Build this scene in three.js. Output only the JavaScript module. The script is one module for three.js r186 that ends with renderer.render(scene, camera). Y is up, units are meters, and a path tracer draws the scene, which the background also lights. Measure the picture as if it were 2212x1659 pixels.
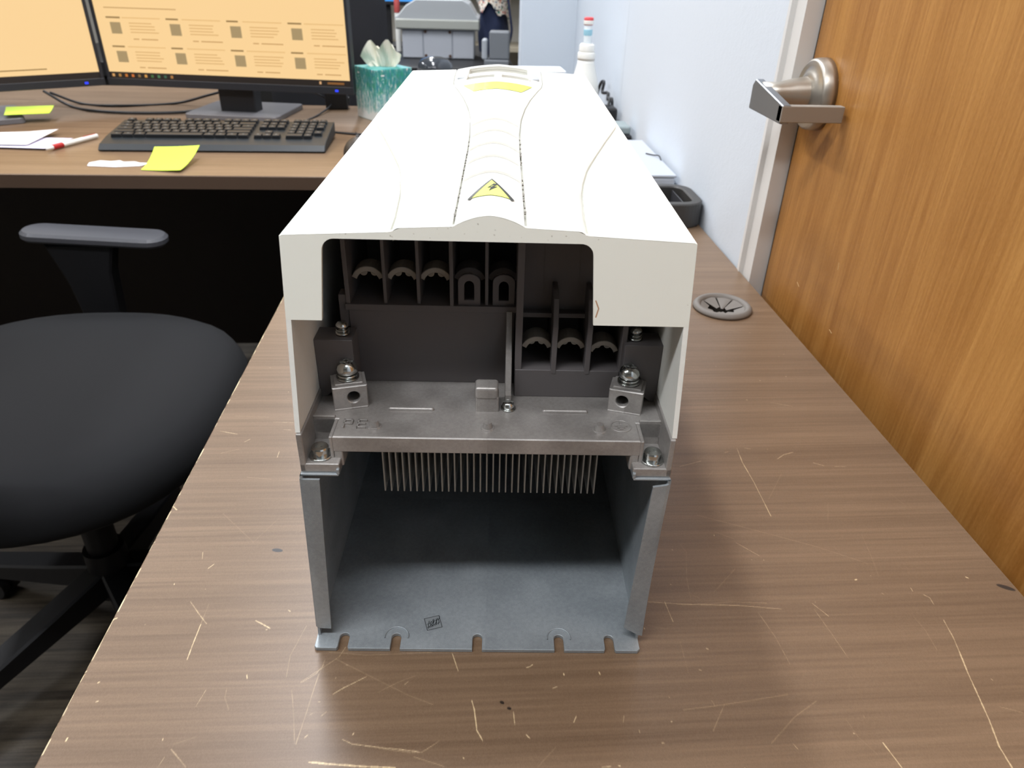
import * as THREE from 'three';
import { RoundedBoxGeometry } from 'three/addons/geometries/RoundedBoxGeometry.js';
import { mergeGeometries, mergeVertices, toCreasedNormals } from 'three/addons/utils/BufferGeometryUtils.js';
import { RectAreaLightUniformsLib } from 'three/addons/lights/RectAreaLightUniformsLib.js';

// ------------------------------------------------------------------ camera, light, exposure
const T = 0.74;                                   // height of the desk tops above the floor
const scene = new THREE.Scene();
scene.background = new THREE.Color(0x000000);
const camera = new THREE.PerspectiveCamera(56.572, 2212 / 1659, 0.02, 30);
camera.rotation.order = 'YXZ';
camera.position.set(0, T + 0.37411, 0);
camera.rotation.set(-0.53875, -0.07267, 0.02835);
camera.focus = 0.46;
camera.userData.fStop = 15;
scene.add(camera);

RectAreaLightUniformsLib.init();
const CEIL = 2.62;
const STRIP_L = 1.22, STRIP_D = 0.13;
const STRIPS = [                                  // fluorescent strip fixtures on the ceiling: x, z, turn, radiance
  [-0.45, 0.29, 0, 46], [-2.0, 0.29, 0, 36], [-0.34, -1.55, 1, 60], [-2.0, -1.3, 1, 50], [-0.45, -3.3, 1, 62], [-2.1, -3.3, 1, 60], [-0.45, -5.0, 1, 50],
];
for (const [x, z, q, e] of STRIPS) {
  const l = new THREE.RectAreaLight(0xf9fbff, e, q ? STRIP_D : STRIP_L, q ? STRIP_L : STRIP_D);
  l.position.set(x, CEIL - 0.075, z); l.rotation.x = -Math.PI / 2; l.castShadow = true;
  scene.add(l);
}
const renderer = new THREE.WebGLRenderer({ antialias: true });
renderer.toneMapping = THREE.LinearToneMapping;
renderer.toneMappingExposure = 1.0;
renderer.shadowMap.enabled = true;

// ------------------------------------------------------------------ helpers
let seed = 12345;
const rnd = () => { seed = (seed * 1664525 + 1013904223) >>> 0; return seed / 4294967296; };
const rr = (a, b) => a + (b - a) * rnd();
const hash = (x, y) => { let h = (Math.imul(x, 374761393) + Math.imul(y, 668265263)) | 0; h = Math.imul(h ^ (h >>> 13), 1274126177); return ((h ^ (h >>> 16)) >>> 0) / 4294967296; };
function vn(x, y) {
  const xi = Math.floor(x), yi = Math.floor(y); let fx = x - xi, fy = y - yi;
  fx = fx * fx * (3 - 2 * fx); fy = fy * fy * (3 - 2 * fy);
  const a = hash(xi, yi), b = hash(xi + 1, yi), c = hash(xi, yi + 1), d = hash(xi + 1, yi + 1);
  return a + (b - a) * fx + (c - a) * fy + (a - b - c + d) * fx * fy;
}
const taken = {};
function numbered(n) { if (!(n in taken)) { taken[n] = 0; return n; } taken[n]++; return n + '_' + String(taken[n]).padStart(3, '0'); }
function uvm(g, s = 1) {                           // box-projected uv in metres (times s)
  if (g.index) g = g.toNonIndexed();
  const p = g.attributes.position, n = g.attributes.normal, uv = new Float32Array(p.count * 2);
  for (let i = 0; i < p.count; i += 3) {
    const ax = Math.abs(n.getX(i) + n.getX(i + 1) + n.getX(i + 2)), ay = Math.abs(n.getY(i) + n.getY(i + 1) + n.getY(i + 2)), az = Math.abs(n.getZ(i) + n.getZ(i + 1) + n.getZ(i + 2));
    for (let k = i; k < i + 3; k++) {
      let a, b;
      if (ay >= ax && ay >= az) { a = p.getX(k); b = -p.getZ(k); } else if (ax >= az) { a = p.getZ(k); b = p.getY(k); } else { a = p.getX(k); b = p.getY(k); }
      uv[2 * k] = a * s; uv[2 * k + 1] = b * s;
    }
  }
  g.setAttribute('uv', new THREE.BufferAttribute(uv, 2));
  return g;
}
function prep(g) { g = g.index ? g.toNonIndexed() : g; for (const k of Object.keys(g.attributes)) if (!['position', 'normal', 'uv'].includes(k)) g.deleteAttribute(k); if (!g.attributes.uv) uvm(g); g.clearGroups(); return g; }
function join(gs) { gs = Array.isArray(gs) ? gs : [gs]; return gs.length === 1 ? prep(gs[0]) : mergeGeometries(gs.map(prep)); }
function obj(name, gs, mat, parent = scene, keepUV = false) {
  let g = join(gs); if (!keepUV) g = uvm(g);
  const m = new THREE.Mesh(g, mat); m.castShadow = m.receiveShadow = true;
  m.name = parent === scene ? numbered(name) : name; parent.add(m); return m;
}
function thing(name, label, category, pos = [0, 0, 0], turn = 0, group) {
  const o = new THREE.Group(); o.name = numbered(name); o.position.set(...pos); o.rotation.y = turn;
  o.userData = { label, category }; if (group) o.userData.group = group; scene.add(o); return o;
}
function tag(o, label, category, group) { Object.assign(o.userData, { label, category }); if (group) o.userData.group = group; return o; }
function struct(name, gs, mat, label, category) { const m = obj(name, gs, mat); m.userData = { kind: 'structure', label, category }; return m; }
const at = (g, x = 0, y = 0, z = 0, rx = 0, ry = 0, rz = 0) => { if (rx) g.rotateX(rx); if (rz) g.rotateZ(rz); if (ry) g.rotateY(ry); g.translate(x, y, z); return g; };
// box between two corners, with softened edges
function bx(x0, x1, y0, y1, z0, z1, r = 0.0006, seg = 1) {
  const w = Math.abs(x1 - x0), h = Math.abs(y1 - y0), d = Math.abs(z1 - z0); r = Math.min(r, w / 2.1, h / 2.1, d / 2.1);
  const g = r > 0 ? new RoundedBoxGeometry(w, h, d, seg, r) : new THREE.BoxGeometry(w, h, d);
  g.translate((x0 + x1) / 2, (y0 + y1) / 2, (z0 + z1) / 2); return g;
}
const cyl = (r0, r1, h, x, y, z, seg = 24, rx = 0, rz = 0) => at(new THREE.CylinderGeometry(r0, r1, h, seg), x, y, z, rx, 0, rz);
function ext(pts, depth, bevel = 0, holes = [], seg = 8) {
  const s = new THREE.Shape(pts.map(p => new THREE.Vector2(p[0], p[1])));
  for (const h of holes) s.holes.push(h instanceof THREE.Path ? h : new THREE.Path(h.map(p => new THREE.Vector2(p[0], p[1]))));
  return new THREE.ExtrudeGeometry(s, { depth, bevelEnabled: bevel > 0, bevelSize: bevel, bevelThickness: bevel, bevelSegments: 1, curveSegments: seg });
}
function rrect(w, h, r, n = 5, cx = 0, cy = 0) {
  const o = []; r = Math.min(r, w / 2, h / 2);
  for (const [sx, sy, a] of [[1, 1, 0], [-1, 1, 90], [-1, -1, 180], [1, -1, 270]])
    for (let i = 0; i <= n; i++) { const t = (a + 90 * i / n) * Math.PI / 180; o.push([cx + sx * (w / 2 - r) + r * Math.cos(t), cy + sy * (h / 2 - r) + r * Math.sin(t)]); }
  return o;
}
const V3 = (a) => new THREE.Vector3(a[0], a[1], a[2]);
function tube(pts, r, seg = 40, rs = 8) { return new THREE.TubeGeometry(new THREE.CatmullRomCurve3(pts.map(V3)), seg, r, rs, false); }
function lathe(pts, seg = 28) { return new THREE.LatheGeometry(pts.map(p => new THREE.Vector2(p[0], p[1])), seg); }
// grid surface from f(i,j) -> [x,y,z]; skip(i,j) leaves a cell open
function grid(nu, nv, f, skip, crease = 0.6) {
  const P = [], I = [];
  for (let j = 0; j <= nv; j++) for (let i = 0; i <= nu; i++) P.push(...f(i, j));
  for (let j = 0; j < nv; j++) for (let i = 0; i < nu; i++) { if (skip && skip(i, j)) continue; const a = j * (nu + 1) + i, b = a + 1, c = a + nu + 1, d = c + 1; I.push(a, b, d, a, d, c); }
  const g = new THREE.BufferGeometry(); g.setAttribute('position', new THREE.Float32BufferAttribute(P, 3)); g.setIndex(I);
  return toCreasedNormals(g, crease);
}
function canvasTex(w, h, draw, srgb = true) {
  const c = document.createElement('canvas'); c.width = w; c.height = h; draw(c.getContext('2d'), w, h);
  const t = new THREE.CanvasTexture(c); if (srgb) t.colorSpace = THREE.SRGBColorSpace; t.wrapS = t.wrapT = THREE.RepeatWrapping; t.anisotropy = 8; return t;
}
function dataTex(w, h, f, srgb = true) {           // f(x,y) -> [r,g,b] 0..255
  const d = new Uint8Array(w * h * 4);
  for (let y = 0; y < h; y++) for (let x = 0; x < w; x++) { const c = f(x, y), k = 4 * (y * w + x); d[k] = c[0]; d[k + 1] = c[1]; d[k + 2] = c[2]; d[k + 3] = 255; }
  const t = new THREE.DataTexture(d, w, h); t.magFilter = THREE.LinearFilter; t.minFilter = THREE.LinearMipmapLinearFilter; t.generateMipmaps = true;
  t.wrapS = t.wrapT = THREE.RepeatWrapping; if (srgb) t.colorSpace = THREE.SRGBColorSpace; t.needsUpdate = true; return t;
}
const lerp = (a, b, t) => a + (b - a) * t, mix3 = (a, b, t) => [lerp(a[0], b[0], t), lerp(a[1], b[1], t), lerp(a[2], b[2], t)];
const interp = (tab, v) => { if (v <= tab[0][0]) return tab[0][1]; for (let i = 1; i < tab.length; i++) if (v <= tab[i][0]) return lerp(tab[i - 1][1], tab[i][1], (v - tab[i - 1][0]) / (tab[i][0] - tab[i - 1][0])); return tab[tab.length - 1][1]; };
const std = (color, roughness = 0.6, metalness = 0, extra = {}) => new THREE.MeshStandardMaterial({ color, roughness, metalness, side: THREE.DoubleSide, ...extra });

// ------------------------------------------------------------------ textures and materials
const SCRATCHES = [[0.8,0.90,[[0.2415,-0.508],[0.2394,-0.4877],[0.2399,-0.4598],[0.2385,-0.4174]]],[0.7,0.60,[[0.1826,-0.4831],[0.2033,-0.4901]]],[0.8,0.80,[[0.2722,-0.4914],[0.2804,-0.4975],[0.2905,-0.501]]],[0.7,0.70,[[0.3022,-0.4851],[0.3098,-0.4807]]],[0.7,0.50,[[0.3188,-0.4795],[0.329,-0.479]]],[0.5,0.35,[[0.1797,-0.4205],[0.2194,-0.4022],[0.2611,-0.3824],[0.2913,-0.364]]],[0.6,0.70,[[0.2007,-0.3889],[0.2136,-0.3747]]],[0.4,0.30,[[0.3012,-0.3937],[0.2977,-0.3735],[0.2929,-0.3515]]],[0.4,0.30,[[0.1578,-0.3892],[0.1603,-0.3802],[0.1538,-0.3553],[0.1511,-0.334]]],[0.7,0.80,[[0.1214,-0.3342],[0.1441,-0.3315],[0.1829,-0.3288],[0.2106,-0.3248]]],[0.5,0.40,[[0.1438,-0.3306],[0.1795,-0.3321],[0.2026,-0.3303]]],[0.5,0.45,[[0.1938,-0.3224],[0.1978,-0.3022],[0.1993,-0.2814]]],[0.7,0.70,[[0.2339,-0.3288],[0.2404,-0.3176]]],[0.5,0.50,[[0.2332,-0.3236],[0.2361,-0.3024],[0.2382,-0.2843]]],[0.7,0.70,[[0.1327,-0.3338],[0.1342,-0.3169]]],[0.4,0.35,[[0.2983,-0.3149],[0.2999,-0.3034],[0.2987,-0.2879]]],[0.5,0.45,[[0.1238,-0.2528],[0.1491,-0.2552],[0.1895,-0.2603]]],[0.5,0.45,[[0.1491,-0.2552],[0.1375,-0.239]]],[0.5,0.45,[[0.2049,-0.2553],[0.1873,-0.2454],[0.1681,-0.2303]]],[0.4,0.35,[[0.2172,-0.2429],[0.219,-0.2323],[0.2248,-0.2218]]],[1.0,0.90,[[0.2316,-0.2279],[0.2347,-0.2133]]],[0.6,0.70,[[0.1802,-0.2295],[0.1817,-0.2263]]],[0.5,0.40,[[0.3131,-0.2471],[0.3245,-0.2427]]],[0.7,0.60,[[0.3102,-0.3402],[0.3099,-0.3369]]],[0.8,0.60,[[0.3158,-0.3338],[0.3187,-0.3308],[0.3181,-0.3246]]],[1.0,0.60,[[0.3171,-0.3115],[0.3153,-0.2977],[0.3125,-0.2862]]],[1.3,0.80,[[0.3125,-0.2862],[0.3083,-0.2706],[0.3048,-0.2545],[0.3014,-0.2393],[0.2966,-0.2227],[0.2958,-0.2106]]],[0.4,0.35,[[0.2918,-0.4324],[0.2822,-0.4111]]],[0.5,0.50,[[0.2279,-0.502],[0.2322,-0.5034]]],[0.6,0.60,[[0.2485,-0.5085],[0.2538,-0.5071]]],[0.4,0.30,[[0.169,-0.341],[0.191,-0.3621]]],[0.4,0.30,[[0.2679,-0.4705],[0.2444,-0.4378]]],[1.2,0.90,[[0.2737,-0.3487],[0.2756,-0.3494]]],[1.4,0.90,[[0.356,-0.3487],[0.3573,-0.3478]]],[0.4,0.25,[[0.1346,-0.3012],[0.1337,-0.2776]]],[0.5,0.40,[[0.1424,-0.2583],[0.1432,-0.2548]]],[0.9,0.85,[[-0.011,-0.2973],[-0.009,-0.2908],[-0.0072,-0.2844]]],[0.8,0.85,[[0.0344,-0.2851],[0.0369,-0.2859],[0.0387,-0.2874]]],[1.0,0.80,[[0.0569,-0.2802],[0.0571,-0.2791]]],[1.1,0.90,[[0.0788,-0.2804],[0.0792,-0.2785]]],[0.8,0.60,[[0.0492,-0.2702],[0.052,-0.2712]]],[1.1,0.90,[[0.0009,-0.264],[0.0022,-0.2583],[0.003,-0.2512],[0.0035,-0.2453],[0.0067,-0.2387]]],[0.8,0.90,[[0.0248,-0.2558],[0.0252,-0.2475]]],[0.8,0.85,[[0.0609,-0.2516],[0.0589,-0.2477]]],[0.7,0.40,[[0.0885,-0.2507],[0.0872,-0.2462]]],[0.9,0.80,[[0.0311,-0.2413],[0.033,-0.2391]]],[0.6,0.60,[[0.0954,-0.2415],[0.0954,-0.2395]]],[0.6,0.50,[[-0.1011,-0.2804],[-0.0909,-0.2889],[-0.0807,-0.2977],[-0.0778,-0.3047]]],[0.8,0.85,[[-0.0806,-0.2715],[-0.0747,-0.2756],[-0.0624,-0.2827]]],[0.5,0.35,[[-0.0824,-0.296],[-0.0586,-0.282],[-0.0368,-0.2692],[-0.0216,-0.2623]]],[0.5,0.35,[[-0.0546,-0.2715],[-0.043,-0.2781],[-0.0329,-0.2821]]],[0.8,0.80,[[-0.0709,-0.2428],[-0.0653,-0.2399],[-0.0503,-0.2373],[-0.0389,-0.2356],[-0.0284,-0.2338]]],[0.6,0.50,[[-0.0502,-0.2368],[-0.0344,-0.2338],[-0.0266,-0.2335],[-0.0173,-0.2396]]],[1.6,0.95,[[-0.0869,-0.2305],[-0.0756,-0.2289],[-0.0594,-0.227],[-0.0406,-0.2253]]],[0.5,0.35,[[-0.0957,-0.241],[-0.0939,-0.2592],[-0.0923,-0.2757],[-0.0891,-0.2957]]],[0.6,0.60,[[-0.0851,-0.2576],[-0.0824,-0.2601]]],[0.9,0.80,[[-0.0656,-0.2454],[-0.0651,-0.2463]]],[0.4,0.40,[[-0.0876,-0.3015],[-0.0642,-0.2982],[-0.0387,-0.2984],[-0.0239,-0.2988]]],[0.5,0.30,[[0.0362,-0.2227],[0.0468,-0.2331]]],[1.1,0.80,[[0.0705,-0.2209],[0.0757,-0.221]]],[1.0,0.80,[[0.0797,-0.2213],[0.0808,-0.221]]],[0.8,0.70,[[-0.0042,-0.2294],[-0.0036,-0.2289]]],[0.6,0.60,[[-0.0391,-0.2763],[-0.0369,-0.2784]]],[0.6,0.50,[[-0.0308,-0.231],[-0.0143,-0.2249]]],[0.7,0.85,[[-0.1856,-0.3454],[-0.1779,-0.336],[-0.1695,-0.3264]]],[1.0,0.95,[[-0.1729,-0.2991],[-0.1732,-0.3103],[-0.1731,-0.326]]],[0.5,0.40,[[-0.1731,-0.326],[-0.173,-0.3426]]],[1.2,0.90,[[-0.1389,-0.3279],[-0.1349,-0.3256],[-0.1282,-0.3213]]],[0.9,0.70,[[-0.1196,-0.3359],[-0.118,-0.3347]]],[1.0,0.85,[[-0.134,-0.2868],[-0.133,-0.284]]],[0.6,0.60,[[-0.1576,-0.2668],[-0.1551,-0.2772]]],[0.5,0.35,[[-0.1432,-0.2776],[-0.1426,-0.2714],[-0.1383,-0.2639]]],[0.5,0.40,[[-0.1051,-0.2752],[-0.1006,-0.2585],[-0.0967,-0.2414]]],[0.5,0.40,[[-0.0913,-0.2856],[-0.0934,-0.2624],[-0.0961,-0.2413]]],[0.5,0.35,[[-0.1053,-0.3224],[-0.1109,-0.2999],[-0.1102,-0.2845]]],[0.6,0.50,[[-0.1006,-0.28],[-0.0929,-0.2857],[-0.0892,-0.2922]]],[1.3,0.90,[[-0.2212,-0.2482],[-0.2211,-0.2502]]],[0.7,0.60,[[-0.1627,-0.2411],[-0.1514,-0.2305]]],[0.5,0.40,[[-0.1646,-0.2366],[-0.1662,-0.2311]]],[1.6,0.95,[[-0.2312,-0.3319],[-0.228,-0.3334]]],[1.8,0.95,[[-0.2307,-0.3218],[-0.2304,-0.327]]],[1.6,0.95,[[-0.2312,-0.3055],[-0.2309,-0.3125]]],[1.5,0.90,[[-0.2315,-0.2884],[-0.2302,-0.2907]]],[1.0,0.70,[[-0.2199,-0.2848],[-0.219,-0.2852]]],[0.8,0.60,[[-0.1691,-0.2464],[-0.1692,-0.2476]]],[0.8,0.60,[[-0.092,-0.2447],[-0.0904,-0.2462]]],[0.9,0.60,[[-0.0868,-0.2303],[-0.0787,-0.2296]]],[1.0,0.80,[[-0.2237,-0.546],[-0.2072,-0.5409]]],[0.8,0.70,[[-0.1978,-0.5283],[-0.1937,-0.5328]]],[0.9,0.70,[[-0.1639,-0.5052],[-0.1641,-0.5139]]],[0.8,0.60,[[-0.1795,-0.5597],[-0.161,-0.5583]]],[0.8,0.60,[[-0.1677,-0.5473],[-0.1603,-0.5462]]],[0.6,0.40,[[-0.1824,-0.4781],[-0.1621,-0.4749]]],[1.2,0.80,[[-0.233,-0.4443],[-0.2284,-0.4418]]],[0.6,0.40,[[-0.2132,-0.5122],[-0.1994,-0.5178]]],[0.5,0.30,[[-0.217,-0.5706],[-0.1851,-0.5682]]],[1.2,0.90,[[-0.2325,-0.4451],[-0.2259,-0.4389]]],[0.7,0.70,[[-0.1901,-0.3848],[-0.1918,-0.3917]]],[1.0,0.80,[[-0.1832,-0.3755],[-0.1803,-0.3798]]],[0.4,0.30,[[-0.1897,-0.4338],[-0.1584,-0.4011]]],[0.4,0.30,[[-0.1584,-0.4011],[-0.1456,-0.4266]]],[0.6,0.50,[[0.301,-0.5841],[0.3205,-0.5765]]],[0.5,0.35,[[0.2368,-0.6579],[0.2493,-0.6559]]]];

// walnut laminate of the near desk: grain along x, with the scratches and chips the photo shows
const DX0 = -0.231, DX1 = 0.387, DZ0 = -1.412, DZ1 = -0.15;
function grainTone(xm, zm, k = 1) {                 // xm along the grain, zm across, in metres
  const warp = 0.004 * (vn(xm * 3.1, zm * 9) - 0.5) + 0.010 * (vn(xm * 1.1 + 7, zm * 4 + 3) - 0.5);
  const z = zm + warp;
  const broad = vn(xm * 1.3 + 11, z * 42) * 0.5 + vn(xm * 2.2 + 31, z * 110) * 0.5;
  const fine = vn(xm * 9, z * 520) * 0.6 + vn(xm * 30, z * 1300) * 0.4;
  return (0.5 * broad + 0.5 * fine) * k;
}
const deskCanvas = canvasTex(2048, 2048, (c, w, h) => {
  const im = c.createImageData(w, h), A = [103, 82, 63], B = [136, 112, 89];
  for (let j = 0; j < h; j++) for (let i = 0; i < w; i++) {
    const x = lerp(DX0, DX1, i / w), z = lerp(DZ0, DZ1, j / h);
    let t = grainTone(x, z); t = Math.max(0, Math.min(1, (t - 0.12) / 0.76));
    const cc = mix3(A, B, t), n = (hash(i, j) - 0.5) * 10, k = 4 * (j * w + i);
    im.data[k] = cc[0] + n; im.data[k + 1] = cc[1] + n; im.data[k + 2] = cc[2] + n; im.data[k + 3] = 255;
  }
  c.putImageData(im, 0, 0);
  const sx = w / (DX1 - DX0), sz = h / (DZ1 - DZ0);
  c.save(); c.scale(sx, sz); c.translate(-DX0, -DZ0); c.lineCap = 'round'; c.lineJoin = 'round';
  for (const [wd, a, pts] of SCRATCHES) {
    const n = pts.length; c.strokeStyle = `rgba(226,204,160,${a * 0.85})`;
    for (let k = 1; k < n; k++) {
      const m = 6;
      for (let q = 0; q < m; q++) {
        const t0 = q / m, t1 = (q + 1) / m, J = () => (rnd() - 0.5) * 0.0005;
        c.lineWidth = wd * 0.0006 * rr(0.55, 1.3); c.beginPath();
        c.moveTo(lerp(pts[k - 1][0], pts[k][0], t0) + J() * 0.3, lerp(pts[k - 1][1], pts[k][1], t0) + J() * 0.3);
        c.lineTo(lerp(pts[k - 1][0], pts[k][0], t1) + J() * 0.3, lerp(pts[k - 1][1], pts[k][1], t1) + J() * 0.3); c.stroke();
      }
    }
  }
  for (let k = 0; k < 170; k++) {                     // small chips and hairline scuffs
    const x = rr(DX0, DX1), z = rr(-0.85, DZ1), a = rr(0, 6.28), l = rnd() < 0.75 ? rr(0.0003, 0.0012) : rr(0.004, 0.016);
    c.strokeStyle = `rgba(232,212,170,${l > 0.003 ? rr(0.08, 0.22) : rr(0.3, 0.8)})`; c.lineWidth = l > 0.003 ? 0.0003 : rr(0.0004, 0.0008);
    c.beginPath(); c.moveTo(x, z); c.lineTo(x + l * Math.cos(a), z + l * Math.sin(a)); c.stroke();
  }
  for (let k = 0; k < 160; k++) {                     // bare particle board showing along the worn left edge
    const z = rr(-1.1, DZ1), l = rr(0.001, 0.012);
    c.fillStyle = `rgba(240,224,184,${rr(0.5, 0.95)})`; c.fillRect(DX0 - 0.001, z, rr(0.0012, 0.0026), l);
  }
  c.fillStyle = 'rgba(40,44,52,0.8)'; c.beginPath(); c.ellipse(-0.139, -0.392, 0.004, 0.0017, 0.2, 0, 7); c.fill();
  c.fillStyle = 'rgba(30,24,20,0.85)'; c.beginPath(); c.ellipse(0.0185, -0.262, 0.0014, 0.0009, 0.6, 0, 7); c.fill(); c.beginPath(); c.ellipse(0.0225, -0.258, 0.0013, 0.0008, 0.4, 0, 7); c.fill();
  c.fillStyle = 'rgba(36,34,34,0.75)'; c.beginPath(); c.ellipse(0.379, -0.338, 0.006, 0.002, 0.5, 0, 7); c.fill();
  c.restore();
});
deskCanvas.flipY = false;
const woodMap = (w, h, sx, sy, A, B, lo, hi, seedOff) => dataTex(w, h, (i, j) => {
  let t = grainTone(i / w * sx + seedOff, j / h * sy + seedOff); t = Math.max(0, Math.min(1, (t - lo) / (hi - lo)));
  const n = (hash(i + 99, j) - 0.5) * 8, c = mix3(A, B, t); return [c[0] + n, c[1] + n, c[2] + n];
});
const farDeskMap = woodMap(1024, 512, 1.2, 0.76, [103, 82, 63], [136, 112, 89], 0.22, 0.78, 3.3);
farDeskMap.repeat.set(1 / 1.2, 1 / 0.76);
const doorMap = (() => {                              // oak veneer, grain upright (v)
  return dataTex(1024, 1024, (i, j) => {
    const a = i / 1024 * 0.95, b = j / 1024 * 2.05;
    const arch = a + 0.05 * (vn(b * 1.2 + 5, a * 3) - 0.5) + 0.02 * (vn(b * 3.3, a * 8 + 2) - 0.5);
    const broad = vn(b * 0.7 + 3, arch * 26) * 0.6 + vn(b * 1.6 + 13, arch * 75) * 0.4;
    const fine = vn(b * 14, arch * 420) * 0.55 + vn(b * 40, arch * 900) * 0.45;
    let t = 0.66 * broad + 0.34 * fine; t = Math.max(0, Math.min(1, (t - 0.2) / 0.6));
    const c = mix3([154, 103, 48], [202, 150, 84], t), n = (hash(i, j) - 0.5) * 8;
    return [c[0] + n, c[1] + n, c[2] + n];
  });
})();
doorMap.repeat.set(1 / 0.95, 1 / 2.05);
const floorMap = woodMap(1024, 1024, 1.6, 1.6, [44, 38, 31], [88, 79, 66], 0.25, 0.75, 9.1);
floorMap.repeat.set(1 / 1.6, 1 / 1.6);
function speckle(base, amp, coarse, w = 512) {
  return dataTex(w, w, (i, j) => {
    const n = (hash(i, j) - 0.5) * amp + (vn(i / 6, j / 6) - 0.5) * amp * 0.7 + (vn(i / 60, j / 60) - 0.5) * coarse + (vn(i / 140 + 9, j / 140) - 0.5) * coarse;
    return [base[0] + n, base[1] + n, base[2] + n];
  });
}
const castMap = speckle([160, 156, 152], 14, 30); castMap.repeat.set(9, 9);
const zincMap = speckle([158, 165, 169], 14, 16); zincMap.repeat.set(7, 7);
const plasticBump = speckle([128, 128, 128], 70, 0, 256); plasticBump.repeat.set(40, 40); plasticBump.colorSpace = THREE.NoColorSpace;
const wallBump = speckle([128, 128, 128], 90, 30, 256); wallBump.repeat.set(4, 4); wallBump.colorSpace = THREE.NoColorSpace;
const coverMap = speckle([236, 236, 229], 4, 4, 512); coverMap.repeat.set(8, 8);

const M = {
  desk: std(0xffffff, 0.37, 0, { map: deskCanvas }),
  deskFar: std(0xffffff, 0.37, 0, { map: farDeskMap }),
  deskEdge: std(0x5d4a3c, 0.5), deskDark: std(0x2a211c, 0.55),
  door: std(0xffffff, 0.36, 0, { map: doorMap }),
  floor: std(0xffffff, 0.45, 0, { map: floorMap }),
  wallBlue: std(0xd2dae3, 0.75, 0, { bumpMap: wallBump, bumpScale: 0.0004 }),
  wallPlain: std(0xb9b6ae, 0.85), ceiling: std(0xe6e4de, 0.9), frame: std(0xdbdad7, 0.5),
  cover: std(0xffffff, 0.5, 0, { map: coverMap }), coverPlain: std(0xecece5, 0.5),
  dark: std(0x585454, 0.5, 0, { bumpMap: plasticBump, bumpScale: 0.00008 }),
  darker: std(0x2c2a29, 0.6),
  cast: std(0xffffff, 0.38, 0.4, { map: castMap }),
  zinc: std(0xffffff, 0.5, 0.45, { map: zincMap }),
  fin: std(0xaeb0ad, 0.5, 0.3),
  screw: std(0xc9ccca, 0.2, 1), screwDull: std(0x8f908c, 0.4, 0.8),
  nickel: std(0xb9b3a9, 0.38, 0.85), steelBlue: std(0x8f959d, 0.42, 0.85),
  black: std(0x17171a, 0.5), blackSoft: std(0x1c1c20, 0.9), blackGloss: std(0x101114, 0.16), key: std(0x1e2226, 0.5), legend: std(0x8f9598, 0.6),
  fabric: std(0x121316, 0.95), paper: std(0xf2f1f6, 0.8), note: std(0xd4f24e, 0.8), grommet: std(0x7d7872, 0.6),
  white: std(0xf0f0ea, 0.45), grey: std(0x9a9ea2, 0.55), greyLight: std(0xb7bcc2, 0.5), red: std(0xb01c20, 0.45), navy: std(0x1a2440, 0.9),
};
// ------------------------------------------------------------------ the room
const XW = 0.392, DOOR_Z0 = -0.899, DOOR_Z1 = 0.06, DOOR_H = 2.06;
struct('floor', bx(-4.2, 1.2, -0.1, 0, -6.2, 4.1, 0), M.floor, 'dark grey brown wood look floor under the desks', 'floor');
struct('ceiling', bx(-4.2, 1.2, CEIL, CEIL + 0.1, -6.2, 4.1, 0), M.ceiling, 'white ceiling above the office', 'ceiling');
{
  const w = new THREE.Group(); w.name = 'wall_right'; w.userData = { kind: 'structure', label: 'pale blue wall running behind the desk up to the door', category: 'wall' }; scene.add(w);
  obj('wall_panel', bx(XW, XW + 0.12, 0, CEIL, -1.895, DOOR_Z0 - 0.045, 0.002), M.wallBlue, w);
  obj('wall_panel', bx(XW, XW + 0.12, 0, CEIL, -2.95, -1.897, 0.002), M.wallBlue, w);
  obj('wall_panel', bx(XW, XW + 0.12, DOOR_H + 0.045, CEIL, DOOR_Z0 - 0.045, DOOR_Z1 + 0.045, 0), M.wallBlue, w);
  obj('wall_panel', bx(XW, XW + 0.12, 0, CEIL, DOOR_Z1 + 0.045, 4, 0), M.wallBlue, w);
}
struct('wall_partition', bx(0.2, XW + 0.12, 0, CEIL, -2.9, -2.776, 0.002), M.wallBlue, 'short pale blue wall return behind the white bottle', 'wall');
struct('wall_back', bx(-4.2, 1.2, 0, CEIL, -6.1, -6, 0), M.wallPlain, 'far beige office wall', 'wall');
struct('wall_left', bx(-4.2, -4.1, 0, CEIL, -6.1, 4, 0), M.wallPlain, 'plain wall on the far side of the office', 'wall');
struct('wall_front', bx(-4.2, 1.2, 0, CEIL, 4, 4.1, 0), M.wallPlain, 'plain wall behind the viewer', 'wall');
struct('wall_side', bx(1.1, 1.2, 0, CEIL, -6.1, 4, 0), M.wallPlain, 'plain office wall past the partition', 'wall');
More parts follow.
